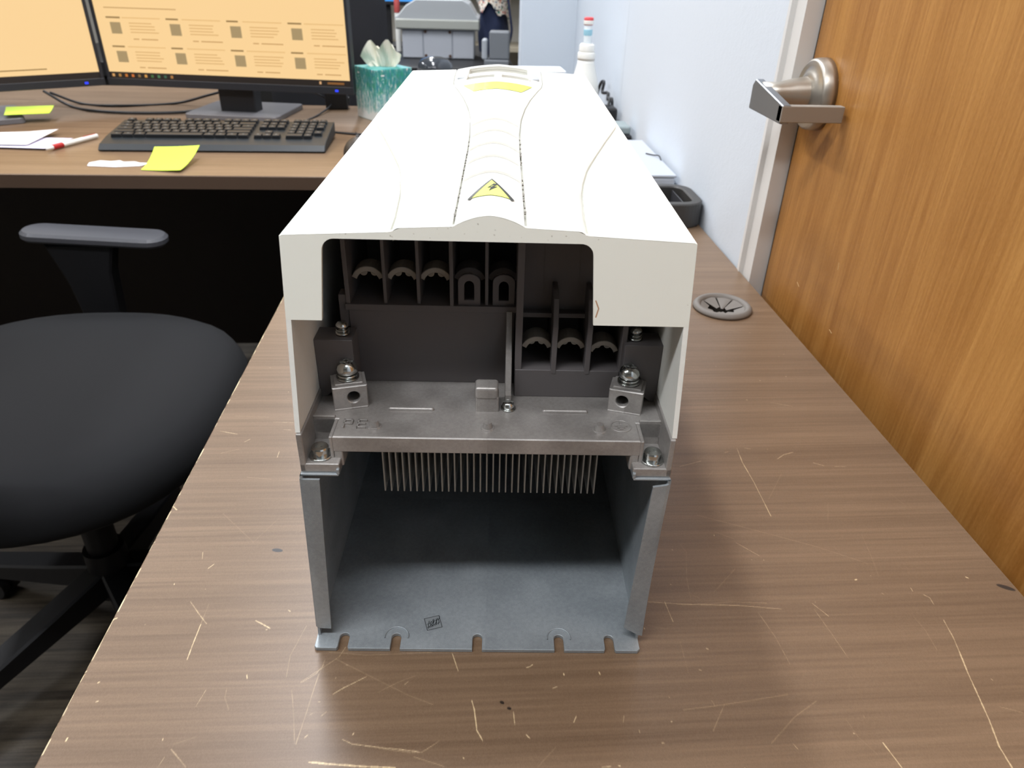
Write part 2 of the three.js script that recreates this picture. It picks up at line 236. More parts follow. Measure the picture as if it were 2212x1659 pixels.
{ // painted metal door frame: profile in plan (x, z), extruded upwards
  const jamb = (pts, y0, y1) => { const g = ext(pts.map(([x, z]) => [x, -z]), y1 - y0, 0); g.rotateX(-Math.PI / 2); g.translate(0, y0, 0); return g; };
  const f = new THREE.Group(); f.name = 'trim_1'; f.userData = { kind: 'structure', label: 'light grey painted metal frame around the wooden door', category: 'door frame' }; scene.add(f);
  const prof = (z, s) => [[XW + 0.05, z - 0.044 * s], [XW - 0.0005, z - 0.044 * s], [XW - 0.006, z - 0.041 * s], [XW - 0.0075, z - 0.030 * s], [XW - 0.002, z - 0.027 * s], [XW - 0.002, z], [XW + 0.019, z], [XW + 0.019, z - 0.01 * s], [XW + 0.05, z - 0.01 * s]];
  obj('jamb', jamb(prof(DOOR_Z0, 1), 0, DOOR_H + 0.044), M.frame, f);
  obj('jamb', jamb(prof(DOOR_Z1, -1), 0, DOOR_H + 0.044), M.frame, f);
  obj('head', bx(XW - 0.006, XW + 0.05, DOOR_H, DOOR_H + 0.044, DOOR_Z0 - 0.04, DOOR_Z1 + 0.04, 0.002), M.frame, f);
  const d = new THREE.Group(); d.name = 'door_1'; d.userData = { kind: 'structure', label: 'orange brown oak veneer door with satin nickel lever beside the desk', category: 'door' }; scene.add(d);
  const leaf = obj('door_leaf', bx(XW + 0.018, XW + 0.062, 0.006, DOOR_H - 0.003, DOOR_Z0 + 0.004, DOOR_Z1 - 0.004, 0.001), M.door, d);
  // scuffs on the veneer
  const sc = std(0xd8b682, 0.6);
  for (const [y, z, l, a] of [[-0.035, -0.745, 0.045, -0.5], [0.035, -0.80, 0.008, 0.4], [-0.105, -0.60, 0.010, 1.3], [0.09, -0.72, 0.008, 1.4], [0.02, -0.70, 0.007, 0.2]]) {
    const g = new THREE.BoxGeometry(l, 0.0006, 0.0003); g.rotateZ(a); g.rotateY(Math.PI / 2); g.translate(XW + 0.0179, T + y, z); obj('scuff', g, sc, d);
  }
  const hy = T + 0.247, hz = -0.855, hx = XW + 0.018;
  const h = new THREE.Group(); h.name = 'door_handle'; h.position.set(hx, hy, hz); d.add(h);
  h.userData = { label: 'satin nickel lever handle on a round rose' };
  const rose = lathe([[0, 0.018], [0.016, 0.018], [0.0185, 0.021], [0.024, 0.0175], [0.031, 0.0145], [0.0345, 0.0165], [0.038, 0.0135], [0.039, 0.006], [0.039, 0], [0, 0]], 40);
  obj('rose', rose.rotateZ(Math.PI / 2), M.nickel, h);
  obj('neck', [lathe([[0, 0.07], [0.0125, 0.07], [0.0128, 0.052], [0.0165, 0.036], [0.019, 0.02], [0.019, 0.01], [0, 0.01]], 32).rotateZ(Math.PI / 2)], M.nickel, h);
  const lever = ext([[-0.024, -0.019], [-0.024, 0.006], [-0.018, 0.012], [0.07, -0.002], [0.07, -0.019]], 0.008, 0.001); // x -> z, y
  lever.rotateY(-Math.PI / 2); lever.translate(-0.064, 0, 0);
  obj('lever', lever, M.steelBlue, h);
  obj('lever_return', bx(-0.073, -0.004, -0.0185, -0.0015, 0.060, 0.0715, 0.001), std(0xa9a49c, 0.55, 0.6), h);
}
// ------------------------------------------------------------------ ceiling lights
{
  const glow = new THREE.MeshStandardMaterial({ color: 0xffffff, emissive: 0xf6f9ff, emissiveIntensity: 6, roughness: 0.6 });
  STRIPS.forEach(([x, z, q]) => {
    const t = thing('ceiling_light', 'long fluorescent strip light fixed to the white ceiling', 'ceiling light', [x, CEIL, z], q * Math.PI / 2, 'fluorescent ceiling strips');
    obj('housing', bx(-0.63, 0.63, -0.05, 0, -0.075, 0.075, 0.003), M.white, t);
    obj('diffuser', bx(-0.61, 0.61, -0.07, -0.05, -0.065, 0.065, 0.006), glow, t);
  });
}
// ------------------------------------------------------------------ desks
{
  const d = thing('desk', 'scratched walnut laminate desk under the white motor drive', 'desk', [0, 0, 0]);
  const gh = new THREE.Path(); gh.absarc(0.322, 0.806, 0.0275, 0, Math.PI * 2, true);
  const top = ext([[DX0 + 0.001, -0.45], [DX1 - 0.001, -0.45], [DX1 - 0.001, -DZ0 - 0.002], [DX0 + 0.001, -DZ0 - 0.002]], 0.026, 0.001, [gh], 20); top.rotateX(-Math.PI / 2); top.translate(0, T - 0.027, 0);
  { // one sheet of laminate: uv from the desk plan
    const g = top.toNonIndexed ? (top.index ? top.toNonIndexed() : top) : top, p = g.attributes.position, uv = new Float32Array(p.count * 2);
    for (let i = 0; i < p.count; i++) { uv[2 * i] = (p.getX(i) - DX0) / (DX1 - DX0); uv[2 * i + 1] = (p.getZ(i) - DZ0) / (DZ1 - DZ0); }
    g.setAttribute('uv', new THREE.BufferAttribute(uv, 2));
    obj('desktop', g, M.desk, d, true);
  }
  obj('end_panel', bx(DX0 + 0.02, DX1 - 0.02, 0, T - 0.028, 0.38, 0.405, 0.001), M.deskDark, d);
  obj('modesty_panel', bx(DX1 - 0.06, DX1 - 0.04, 0.25, T - 0.028, DZ0 + 0.05, 0.38, 0.001), M.deskDark, d);
  // cable grommet: raised ring with flexible flaps around a ragged opening
  const gr = new THREE.Group(); gr.name = 'cable_grommet'; gr.position.set(0.322, T, -0.806); d.add(gr);
  gr.userData = { label: 'round grey plastic cable grommet with slit flaps' };
  const R = 0.0365;
  obj('ring', lathe([[R - 0.0095, 0.0], [R - 0.0095, 0.003], [R - 0.0065, 0.0062], [R - 0.003, 0.0062], [R, 0.003], [R, 0], [R - 0.0095, 0]], 44), M.grommet, gr);
  obj('sleeve', lathe([[0.0262, 0.002], [0.0272, 0.002], [0.0272, -0.045], [0.0262, -0.045], [0.0262, 0.002]], 36), M.grommet, gr);
  for (let k = 0; k < 8; k++) {
    const a0 = k * Math.PI / 4 + 0.05, a1 = (k + 1) * Math.PI / 4 - 0.05, rIn = [0.015, 0.009, 0.006, 0.012, 0.017, 0.007, 0.003, 0.006][k];
    const g = grid(4, 3, (i, j) => { const a = lerp(a0, a1, i / 4), r = lerp(rIn, R - 0.0092, j / 3); return [r * Math.cos(a), 0.0026 - 0.005 * (1 - j / 3) + 0.0006 * Math.sin(i + k), r * Math.sin(a)]; });
    obj('flap', g, M.grommet, gr);
  }
}
{
  const d = thing('desk', 'walnut laminate desk carrying the monitors and keyboard', 'desk', [0, 0, 0]);
  obj('desktop', bx(-2.3, DX1, T - 0.026, T, -2.172, DZ0, 0.0012), M.deskFar, d);
  obj('desktop', bx(-2.3, -0.66, T - 0.026, T, -2.46, -2.1725, 0.0012), M.deskFar, d);
  obj('front_edge', bx(-2.3, DX0 - 0.0005, T - 0.026, T - 0.001, DZ0 - 0.001, DZ0 + 0.0012, 0.0005), M.deskEdge, d);
  obj('modesty_panel', bx(-2.3, DX1, 0.05, T - 0.026, -2.06, -2.04, 0.001), M.deskDark, d);
  obj('end_panel', bx(-2.3, -2.27, 0, T - 0.026, -2.15, -1.44, 0.001), M.deskDark, d);
  obj('end_panel', bx(DX1 - 0.03, DX1, 0, T - 0.026, -2.15, -1.44, 0.001), M.deskDark, d);
}
// ------------------------------------------------------------------ the motor drive, lying on its back
const drive = thing('motor_drive', 'white motor drive lying on its back with open terminal bay and grey metal base', 'motor drive', [0.00945, T, -0.29767], -0.05037);
{
  const D = drive;
  const HW = 0.1015, ZB = -0.603;
  const zf = (y) => -0.0353 - 0.2096 * (y - 0.2572);
  const XP = [[-0.61, 0.0485], [-0.55, 0.0478], [-0.5, 0.0462], [-0.48, 0.0445], [-0.45, 0.039], [-0.40, 0.0308], [-0.35, 0.0245], [-0.30, 0.0203], [-0.25, 0.0183], [-0.2, 0.0176], [-0.03, 0.0176]];
  const XS = [[-0.325, 0.1009], [-0.311, 0.0972], [-0.25, 0.0808], [-0.2035, 0.0687], [-0.1636, 0.0588], [-0.13, 0.053], [-0.104, 0.0496], [-0.06, 0.0468], [-0.03, 0.046]];
  const ss = (a, b, x) => { const t = Math.max(0, Math.min(1, (x - a) / (b - a))); return t * t * (3 - 2 * t); };
  function topY(x, z) {
    const ax = Math.abs(x), xp = interp(XP, z), xs = interp(XS, z);
    let y = 0.2566 + 0.0045 * (1 - ax / HW);
    y += 0.0018 * (1 - ss(xs - 0.0022, xs + 0.0022, ax));
    if (ax < xp) y += 0.0046 * (1 - (ax / xp) ** 2);
    return y;
  }
  // columns follow the seams so the grid carries them
  function cols(z) {
    const xp = interp(XP, z), xs = Math.min(interp(XS, z), HW - 0.0034), h = [];
    for (const f of [0, 0.12, 0.24, 0.36, 0.46, 0.56, 0.66, 0.70, 0.8, 0.9, 0.96]) h.push([f * xp, 0]);
    h.push([xp - 0.0006, 0], [xp - 0.0005, -0.003], [xp + 0.0005, -0.003], [xp + 0.0006, 0]);
    for (const f of [0.15, 0.35, 0.55, 0.75, 0.9]) h.push([lerp(xp + 0.0006, xs - 0.0024, f), 0]);
    for (const [o, d] of [[-0.0024, 0], [-0.0012, 0], [0, 0], [0.0009, -0.0002], [0.0012, -0.0022], [0.0018, -0.0022]]) h.push([xs + o, d * Math.min(1, (HW - 0.0034 - xs) / 0.004)]);
    for (const f of [0, 0.25, 0.5, 0.75, 1]) h.push([lerp(xs + 0.0021, HW - 0.0012, f), 0]);
    h.push([HW, -0.0012]);
    return [...h.slice(1).reverse().map(([x, d]) => [-x, d]), ...h];
  }
  const zr = [-0.0353, -0.0375, -0.04];
  for (let z = -0.05; z > -0.49; z -= 0.01) zr.push(z);
  zr.push(-0.49, -0.4975, -0.5, -0.515, -0.53, -0.545, -0.56, -0.575, -0.585, -0.5875, -0.595, -0.6, ZB);
  const NC = cols(-0.1).length - 1, half = NC / 2;
  const inBay = (z, f) => z <= -0.4999 && z > -0.5851;
  const pos = (i, j) => { const z = zr[j], [x, d] = cols(z)[i]; let y = topY(x, z) + d; const zz = j === 0 ? zf(y) : z; if (j === zr.length - 1) y -= 0.002; return [x, y, zz]; };
  const ci = (k) => half + k, bayC = 7; // bay spans columns -7..7 (0.70 xp)
  const skip = (i, j) => zr[j] <= -0.4999 && zr[j + 1] >= -0.5851 && i >= ci(-bayC) && i < ci(bayC);
  const topG = grid(NC, zr.length - 1, pos, skip, 0.5);
  const underG = grid(NC, zr.length - 1, (i, j) => { const p = pos(i, j); return [p[0] * 0.985, p[1] - 0.003, p[2] - (j === 0 ? 0.002 : 0)]; }, skip, 0.5);
  const wallShape = [[zf(0.2568), 0.2562], [zf(0.1555), 0.1555], [-0.6, 0.1555], [-0.6, 0.2562]];
  const sideWall = (s) => { const g = ext(wallShape.map(([z, y]) => [-z, y]), 0.0026); g.rotateY(Math.PI / 2); g.translate(s > 0 ? HW - 0.0026 : -HW, 0, 0); return g; };
  const cover = obj('cover', [topG, underG], M.cover, D);
  cover.userData.label = 'white plastic top cover with a raised centre strip';
  obj('side_wall', sideWall(-1), M.cover, D); obj('side_wall', sideWall(1), M.cover, D);
  obj('rear_wall', bx(-HW, HW, 0.003, 0.256, -0.603, -0.6, 0), M.coverPlain, D);
  { // keypad bay: recess with a ledge, cross bar and side grips
    const yT = 0.2625, bay = [];
    const bayX = 0.70 * 0.047;
    bay.push(bx(-bayX, bayX, 0.222, 0.224, -0.586, -0.499, 0));
    for (const s of [-1, 1]) bay.push(bx(s * bayX - 0.0006, s * bayX + 0.0006, 0.222, 0.2655, -0.586, -0.499, 0.0003));
    bay.push(grid(12, 1, (i, j) => { const x = lerp(-bayX, bayX, i / 12); return [x, j ? 0.222 : topY(x, -0.585), -0.5856]; }));
    bay.push(grid(12, 1, (i, j) => { const x = lerp(-bayX, bayX, i / 12); return [x, j ? 0.222 : topY(x, -0.5), -0.4994]; }));
    obj('keypad_bay', bay, M.coverPlain, D);
    // cross bar spanning the bay with two window slots behind it
    const bar = grid(12, 4, (i, j) => { const x = lerp(-bayX, bayX, i / 12), z = [-0.548, -0.548, -0.538, -0.528, -0.528][j], y = topY(x, z) - [0.012, 0.001, 0.0002, 0.001, 0.012][j]; return [x, y, z]; });
    obj('keypad_bar', bar, M.coverPlain, D);
    for (const [x0, x1] of [[-0.004, 0.004]]) obj('keypad_bar', bx(x0, x1, 0.25, 0.2675, -0.53, -0.4995, 0.001), M.coverPlain, D);
    for (const s of [-1, 1]) obj('finger_grip', bx(s * 0.0355, s * 0.0435, 0.2618, 0.2650 - 0.001, -0.56, -0.515, 0.0012), M.greyLight, D);
  }
  { // grime caught in the seams beside the centre strip
    const bits = []; for (let k = 0; k < 46; k++) { const z = rr(-0.24, -0.042), sd = rnd() < 0.6 ? -1 : 1, x = sd * (interp(XP, z) + rr(-0.0003, 0.0003)); const w = rr(0.0003, 0.0007), l = rr(0.0005, 0.0016); bits.push(bx(x - w, x + w, topY(x, z) - 0.0006, topY(x, z) + 0.0002, z - l, z + l, 0)); }
    obj('seam_grime', bits, std(0x8a8880, 0.9), D).userData.kind = 'stuff';
  }
  // raised ribs across the centre strip
  for (const z of [-0.1175, -0.1557, -0.1923, -0.233, -0.274]) {
    const xp = interp(XP, z) - 0.0012;
    const g = grid(14, 2, (i, j) => { const x = lerp(-xp, xp, i / 14), b = z - 0.004 * (1 - (x / xp) ** 2) + 0.004; const zz = b + [0, -0.0005, -0.002][j]; return [x, topY(x, zz) + [0.0001, 0.0014, 0.0001][j], zz]; });
    obj('strip_rib', g, M.coverPlain, D);
  }
  { // warning sticker: yellow triangle with black upper borders and a bolt
    const on = (x, z, d) => [x, topY(x, z) + d, z];
    const A = [0, -0.1025], B = [-0.0124, -0.0708], C = [0.0124, -0.0708];
    const tri = (P, Q, S, d, n = 8) => grid(n, n, (i, j) => { const v = j / n, u = i / n; const x = lerp(P[0], lerp(Q[0], S[0], u), v), z = lerp(P[1], lerp(Q[1], S[1], u), v); return on(x, z, d); });
    const st = obj('warning_sticker', tri([0, -0.1000], [-0.0108, -0.0712], [0.0108, -0.0712], 0.0004), std(0xe2ef6a, 0.5), D);
    st.userData.label = 'yellow warning triangle with a black lightning bolt';
    const band = (P, Q, w) => grid(10, 1, (i, j) => { const t = i / 10, x = lerp(P[0], Q[0], t), z = lerp(P[1], Q[1], t); return on(x * (j ? 0.86 : 1), z + (j ? 0.0022 : 0), 0.0005); });
    obj('border', [band(A, B), band(A, C)], std(0x2b2d22, 0.5), st);
    const bolt = [[0.0012, -0.0925], [-0.0022, -0.0845], [-0.0002, -0.0852], [-0.0012, -0.0785], [0.0034, -0.0872], [0.0012, -0.0866], [0.0038, -0.0925]];
    const bs = new THREE.ShapeGeometry(new THREE.Shape(bolt.map(p => new THREE.Vector2(p[0], p[1]))));
    const bp = bs.attributes.position; for (let i = 0; i < bp.count; i++) { const x = bp.getX(i), z = bp.getY(i); bp.setXYZ(i, x, topY(x, z) + 0.0006, z); } bs.computeVertexNormals();
    obj('bolt_mark', bs, std(0x20221a, 0.5), st);
    // printed yellow label below the keypad bay
    const labTex = canvasTex(512, 256, (c, w, h) => {
      c.fillStyle = '#e6f25a'; c.fillRect(0, 0, w, h); c.fillStyle = '#f0e63a'; c.fillRect(90, 0, 70, h);
      for (let r = 0; r < 9; r++) { c.fillStyle = r < 2 ? 'rgba(150,150,20,0.6)' : 'rgba(110,140,60,0.5)'; for (let x = 170; x < 470;) { const l = rr(8, 34); c.fillRect(x, 22 + r * 25, l, 7); x += l + 7; } }
      for (let r = 0; r < 6; r++) { c.fillStyle = 'rgba(120,140,40,0.45)'; c.fillRect(20, 40 + r * 30, rr(30, 60), 7); }
    });
    const lg = grid(16, 6, (i, j) => { const v = j / 6, hw2 = lerp(0.0345, 0.0225, v), x = lerp(-hw2, hw2, i / 16), z = lerp(-0.4665, -0.4215, v); return on(x, z, 0.0004); });
    { const p = lg.attributes.position, uv = new Float32Array(p.count * 2); for (let i = 0; i < p.count; i++) { uv[2 * i] = p.getX(i) / 0.07 + 0.5; uv[2 * i + 1] = (-p.getZ(i) - 0.4215) / 0.045; } lg.setAttribute('uv', new THREE.BufferAttribute(uv, 2)); }
    const lb = obj('printed_label', lg, std(0xffffff, 0.5, 0, { map: labTex }), D, true);
    lb.userData.label = 'yellow printed label below the keypad bay';
  }
  { // front face of the cover with the terminal opening
    const pts = [[-HW, 0.2155], [-HW, 0.2562]];
    for (let k = 0; k <= 60; k++) { const x = lerp(-HW + 0.0015, HW - 0.0015, k / 60); pts.push([x, topY(x, -0.0353) - 0.0002]); }
    pts.push([HW, 0.2562], [HW, 0.2155], [0.0530, 0.2155]);
    const arc = (cx, cy, r, a0, a1) => { for (let k = 0; k <= 6; k++) { const a = lerp(a0, a1, k / 6); pts.push([cx + r * Math.cos(a), cy + r * Math.sin(a)]); } };
    arc(0.0512 - 0.006, 0.2492, 0.006, 0, Math.PI / 2); arc(-0.0815 + 0.006, 0.2494, 0.006, Math.PI / 2, Math.PI);
    pts.push([-0.0835, 0.2155]);
    const g = ext(pts, 0.0024); const p = g.attributes.position;
    for (let i = 0; i < p.count; i++) p.setZ(i, p.getZ(i) - 0.0024 + zf(p.getY(i)));
    g.computeVertexNormals();
    const tex = canvasTex(1024, 320, (c, w, h) => {
      c.fillStyle = '#ecece1'; c.fillRect(0, 0, w, h);
      const P = (x, y) => [(x + 0.11) / 0.22 * w, (0.272 - y) / 0.06 * h];
      for (let k = 0; k < 90; k++) { const [a, b] = P(rr(-0.1, 0.1), rnd() < 0.85 ? rr(0.2565, 0.266) : rr(0.216, 0.26)); c.fillStyle = `rgba(110,100,80,${rr(0.1, 0.5)})`; const s = rr(0.5, 1.5); c.beginPath(); c.ellipse(a, b, s * 1.6, s, rr(0, 3), 0, 7); c.fill(); }
      c.strokeStyle = 'rgba(150,84,36,0.8)'; c.lineWidth = 2.5; let q = P(0.0535, 0.228); c.beginPath(); c.moveTo(...q); q = P(0.0552, 0.224); c.lineTo(...q); q = P(0.0540, 0.2195); c.lineTo(...q); c.stroke();
    });
    const uv = new Float32Array(p.count * 2); for (let i = 0; i < p.count; i++) { uv[2 * i] = (p.getX(i) + 0.11) / 0.22; uv[2 * i + 1] = (p.getY(i) - 0.212) / 0.06; }
    g.setAttribute('uv', new THREE.BufferAttribute(uv, 2));
    obj('front_panel', g, std(0xffffff, 0.5, 0, { map: tex }), D, true);
  }
  { // die cast base plate
    const yT = 0.150, zF = -0.0185, g = [];
    const pl = ext([[-0.0831, 0.0191], [0.0831, 0.0191], [0.0831, 0.0368], [0.0979, 0.0368], [0.0979, 0.59], [-0.0979, 0.59], [-0.0979, 0.0368], [-0.0831, 0.0368]], 0.009, 0.0006); pl.rotateX(-Math.PI / 2); pl.translate(0, 0.1404, 0); g.push(pl);
    for (const s of [-1, 1]) {
      g.push(bx(s * 0.0837, s * 0.0788, 0.1305, 0.1405, -0.0365, zF, 0.0008));                       // inner leg of the corner pocket
      g.push(bx(s * 0.0979, s * 0.1013, 0.1305, 0.1552, -0.598, -0.0125, 0.0008));                    // outer cheek
      g.push(bx(s * 0.0800, s * 0.1013, 0.1303, 0.1360, -0.0368, -0.0125, 0.0008));                  // pocket floor
      g.push(bx(s * 0.0856, s * 0.0980, 0.1305, 0.1515, -0.0385, -0.0362, 0.0005));                  // pocket back
      g.push(bx(s * 0.0837, s * 0.0857, 0.1305, yT - 0.0002, -0.0365, zF + 0.0002, 0.0006));
    }
    const plate = obj('base_casting', g, M.cast, D); plate.userData.label = 'cast aluminium base plate with earth marks';
    // centre tab
    obj('cable_tab', [bx(-0.0073, 0.006, 0.149, 0.1598, -0.056, -0.0455, 0.0008, 2), bx(-0.0078, 0.0057, 0.1585, 0.1662, -0.056, -0.0448, 0.002, 3)], M.cast, plate);
    for (const s of [-1, 1]) obj('ridge', at(new THREE.CapsuleGeometry(0.0015, 0.0235, 5, 12), s * 0.0442, 0.1502, -0.0466, 0, 0, Math.PI / 2), M.cast, plate);
    for (const x of [-0.0623, 0, 0.0622]) obj('locating_pin', [cyl(0.0021, 0.003, 0.0042, x, 0.1518, -0.029, 18), cyl(0.0036, 0.0039, 0.0006, x, 0.1503, -0.029, 18)], M.cast, plate);
    // raised letters and earth symbol
    const bar = (x0, x1, z0, z1) => bx(x0, x1, 0.1496, 0.1512, z0, z1, 0.0002);
    const P = -0.0800, E = -0.0722, zt = -0.0345, zb = -0.0265;
    obj('letter_p', [bar(P, P + 0.0011, zt, zb), bar(P, P + 0.005, zt, zt + 0.001), bar(P, P + 0.005, -0.0311, -0.0301), bar(P + 0.0042, P + 0.0053, zt, -0.0301)], M.cast, plate);
    obj('letter_e', [bar(E, E + 0.0011, zt, zb), bar(E, E + 0.0052, zt, zt + 0.001), bar(E, E + 0.0048, -0.0311, -0.0301), bar(E, E + 0.0052, zb - 0.001, zb)], M.cast, plate);
    const ex = 0.0745, ez = -0.0325;
    obj('earth_symbol', [at(new THREE.TorusGeometry(0.0056, 0.0004, 6, 36), ex, 0.1502, ez, Math.PI / 2), bar(ex - 0.0005, ex + 0.0005, ez - 0.004, ez - 0.0004), bar(ex - 0.0034, ex + 0.0034, ez - 0.0004, ez + 0.0005), bar(ex - 0.0022, ex + 0.0022, ez + 0.0012, ez + 0.002), bar(ex - 0.0011, ex + 0.0011, ez + 0.0027, ez + 0.0035)], M.cast, plate);
    // hex bolts in the corner pockets
    for (const s of [-1, 1]) {
      const b = new THREE.Group(); b.name = 'hex_bolt'; b.position.set(s * 0.0915, 0.136, -0.0205); b.rotation.y = s > 0 ? 0.4 : 0.1; D.add(b);
      obj('washer', lathe([[0, 0.0014], [0.0062, 0.0014], [0.0066, 0.0008], [0.0066, 0], [0, 0]], 28), M.screw, b);
      obj('head', [cyl(0.0049, 0.0049, 0.0042, 0, 0.0035, 0, 6), cyl(0.0043, 0.0048, 0.0008, 0, 0.006, 0, 24)], M.screw, b);
      const mk = []; for (const [mx, mz, w, d] of [[-0.0018, -0.0008, 0.0012, 0.0004], [-0.0018, 0.0006, 0.0012, 0.0004], [0.0010, -0.0008, 0.0012, 0.0004], [0.0010, 0.0006, 0.0012, 0.0004], [-0.0018, -0.0001, 0.0004, 0.0014], [0.0010, -0.0001, 0.0004, 0.0014], [-0.0002, 0.0008, 0.0004, 0.0004]]) mk.push(bx(mx - w / 2, mx + w / 2, 0.0063, 0.0066, mz - d / 2, mz + d / 2, 0));
      obj('head_mark', mk, M.screw, b);
    }
    // earth lugs with pan head screws
    for (const s of [-1, 1]) {
      const l = new THREE.Group(); l.name = 'earth_lug'; l.position.set(s * 0.0806, 0.150, -0.0555); l.rotation.y = -s * 0.27; D.add(l);
      const hole = new THREE.Path(); hole.absarc(s * -0.0018, 0.0072, 0.0041, 0, Math.PI * 2, true);
      const blk = ext([[-0.0092, 0], [0.0092, 0], [0.0092, 0.0138], [-0.0092, 0.0138]], 0.015, 0.0005, [hole], 14); blk.translate(0, 0, -0.0067);
      obj('lug_body', [blk, bx(-0.0082, 0.0082, 0.0135, 0.0155, -0.006, 0.0068, 0.001)], M.cast, l);
      obj('lug_base', bx(-0.0095, 0.0095, -0.0004, 0.0008, -0.007, 0.0098, 0.0004), M.cast, l);
      obj('clamp_end', cyl(0.0032, 0.0032, 0.008, s * -0.0018, 0.0112, -0.0005, 16), M.screwDull, l);
      const sc = obj('screw', [lathe([[0, 0.0262], [0.0018, 0.0262], [0.002, 0.0248], [0.0022, 0.0262], [0.0036, 0.0258], [0.0052, 0.0243], [0.0061, 0.0222], [0.0058, 0.0196], [0.0046, 0.0192], [0, 0.0192]], 32)], M.screw, l);
      obj('spring_washer', [lathe([[0, 0.0188], [0.0056, 0.0188], [0.0058, 0.018], [0.0056, 0.0172], [0, 0.0172]], 28), lathe([[0, 0.017], [0.0064, 0.017], [0.0064, 0.0155], [0, 0.0155]], 28)], M.screw, l);
      obj('drive_slot', [bx(-0.0036, 0.0036, 0.0256, 0.0264, -0.0006, 0.0006, 0), bx(-0.0006, 0.0006, 0.0256, 0.0264, -0.0036, 0.0036, 0)], M.screwDull, l);
    }
    // slotted screw and gusset beside the tab
    const s2 = new THREE.Group(); s2.name = 'slotted_screw'; s2.position.set(0.0115, 0.150, -0.0492); D.add(s2);
    obj('screw_head', [lathe([[0, 0.0052], [0.0022, 0.005], [0.0033, 0.0038], [0.0036, 0.0022], [0.0034, 0.0012], [0, 0.0012]], 24), lathe([[0, 0.0012], [0.0042, 0.0012], [0.0042, 0], [0, 0]], 24)], M.screw, s2);
    obj('screw_slot', bx(-0.003, 0.003, 0.0047, 0.0054, -0.0004, 0.0004, 0), M.screwDull, s2);
    const gus = ext([[0.0510, 0.150], [0.0505, 0.158], [0.0555, 0.158], [0.0765, 0.1985], [0.079, 0.1985], [0.079, 0.150]], 0.0030, 0.0003); gus.rotateY(Math.PI / 2); gus.translate(0.0098, 0, 0);
    obj('gusset', gus, M.cast, D);
  }
  { // terminal blocks in dark plastic
    const B = new THREE.Group(); B.name = 'terminal_block'; D.add(B); B.userData.label = 'dark grey plastic terminal block with five compartments';
    const zL = -0.078;
    obj('lower_panel', bx(-0.0815, 0.0145, 0.150, 0.1985, -0.082, zL, 0.0005), M.dark, B);
    obj('sill', bx(-0.083, 0.0165, 0.1978, 0.2016, -0.14, zL + 0.0012, 0.0004), M.dark, B);
    obj('rear_wall', bx(-0.0815, 0.018, 0.2, 0.25, -0.142, -0.14, 0), M.dark, B);
    const div = (x, w, z0, y1, B2) => obj('divider', bx(x - w / 2, x + w / 2, 0.2, y1, -0.14, z0, 0.0004), M.dark, B2);
    div(-0.0813, 0.0026, zL, 0.252, B); div(-0.0600, 0.0020, zL - 0.001, 0.252, B); div(-0.0409, 0.0020, zL - 0.001, 0.252, B); div(-0.0219, 0.0022, zL + 0.001, 0.252, B); div(-0.002, 0.0020, zL - 0.001, 0.252, B);
    const arch = (x, y, z, R0, R1, dep, mat, par) => {
      const p = []; const n = 12; for (let i = 0; i <= n; i++) { const a = lerp(0.38, Math.PI - 0.38, i / n); p.push([R1 * Math.cos(a), R1 * Math.sin(a)]); } for (let i = n; i >= 0; i--) { const a = lerp(0.34, Math.PI - 0.34, i / n); p.push([R0 * Math.cos(a), R0 * Math.sin(a)]); }
      const g = ext(p, dep, 0.0003); g.translate(x, y, z - dep); const t = obj('terminal_clamp', g, mat, par);
      obj('clamp_jaw', [at(new THREE.CylinderGeometry(0.0022, 0.0022, dep * 0.6, 12), x - R0 * 0.45, y + R0 * 0.62, z - dep * 0.7, Math.PI / 2), at(new THREE.CylinderGeometry(0.0022, 0.0022, dep * 0.6, 12), x + R0 * 0.45, y + R0 * 0.62, z - dep * 0.7, Math.PI / 2)], M.screwDull, t);
    };
    const clampMat = std(0x98938a, 0.5, 0.3);
    arch(-0.0708, 0.2105, -0.088, 0.0070, 0.0096, 0.012, clampMat, B); arch(-0.0508, 0.2105, -0.088, 0.0070, 0.0096, 0.012, clampMat, B); arch(-0.0318, 0.2105, -0.088, 0.0070, 0.0096, 0.012, clampMat, B);
    arch(-0.0120, 0.2110, -0.088, 0.0070, 0.0096, 0.012, M.dark, B); arch(0.0074, 0.2110, -0.088, 0.0070, 0.0096, 0.012, M.dark, B);
    for (const x of [-0.0120, 0.0078]) { // arched lugs standing in the two end compartments
      const out = [[-0.0061, 0], [0.0061, 0], [0.0061, 0.0145]], inn = []; for (let k = 0; k <= 8; k++) { const a = k / 8 * Math.PI; out.push([0.0061 * Math.cos(a) * 1, 0.0145 + 0.0045 * Math.sin(a)]); }
      for (let k = 0; k <= 8; k++) { const a = Math.PI - k / 8 * Math.PI; inn.push([0.0031 * Math.cos(a), 0.012 + 0.0034 * Math.sin(a)]); } inn.push([0.0031, 0.003], [-0.0031, 0.003]);
      const g = ext(out, 0.0016, 0.0003, [inn]); g.translate(x, 0.2012, zL - 0.0028); obj('arched_lug', g, M.dark, B);
    }
    const C = new THREE.Group(); C.name = 'terminal_block'; D.add(C); C.userData.label = 'dark grey plastic terminal block with three compartments';
    const zR = -0.063;
    obj('lower_panel', bx(0.0150, 0.0760, 0.150, 0.1682, -0.068, zR, 0.0005), M.dark, C);
    obj('floor', bx(0.0150, 0.0785, 0.1665, 0.168, -0.11, -0.066, 0), M.dark, C);
    obj('outer_wall', bx(0.0148, 0.0188, 0.150, 0.252, -0.14, zR - 0.0005, 0.0005), M.dark, C);
    obj('outer_wall', bx(0.0755, 0.0787, 0.150, 0.215, -0.11, zR - 0.0005, 0.0005), M.dark, C);
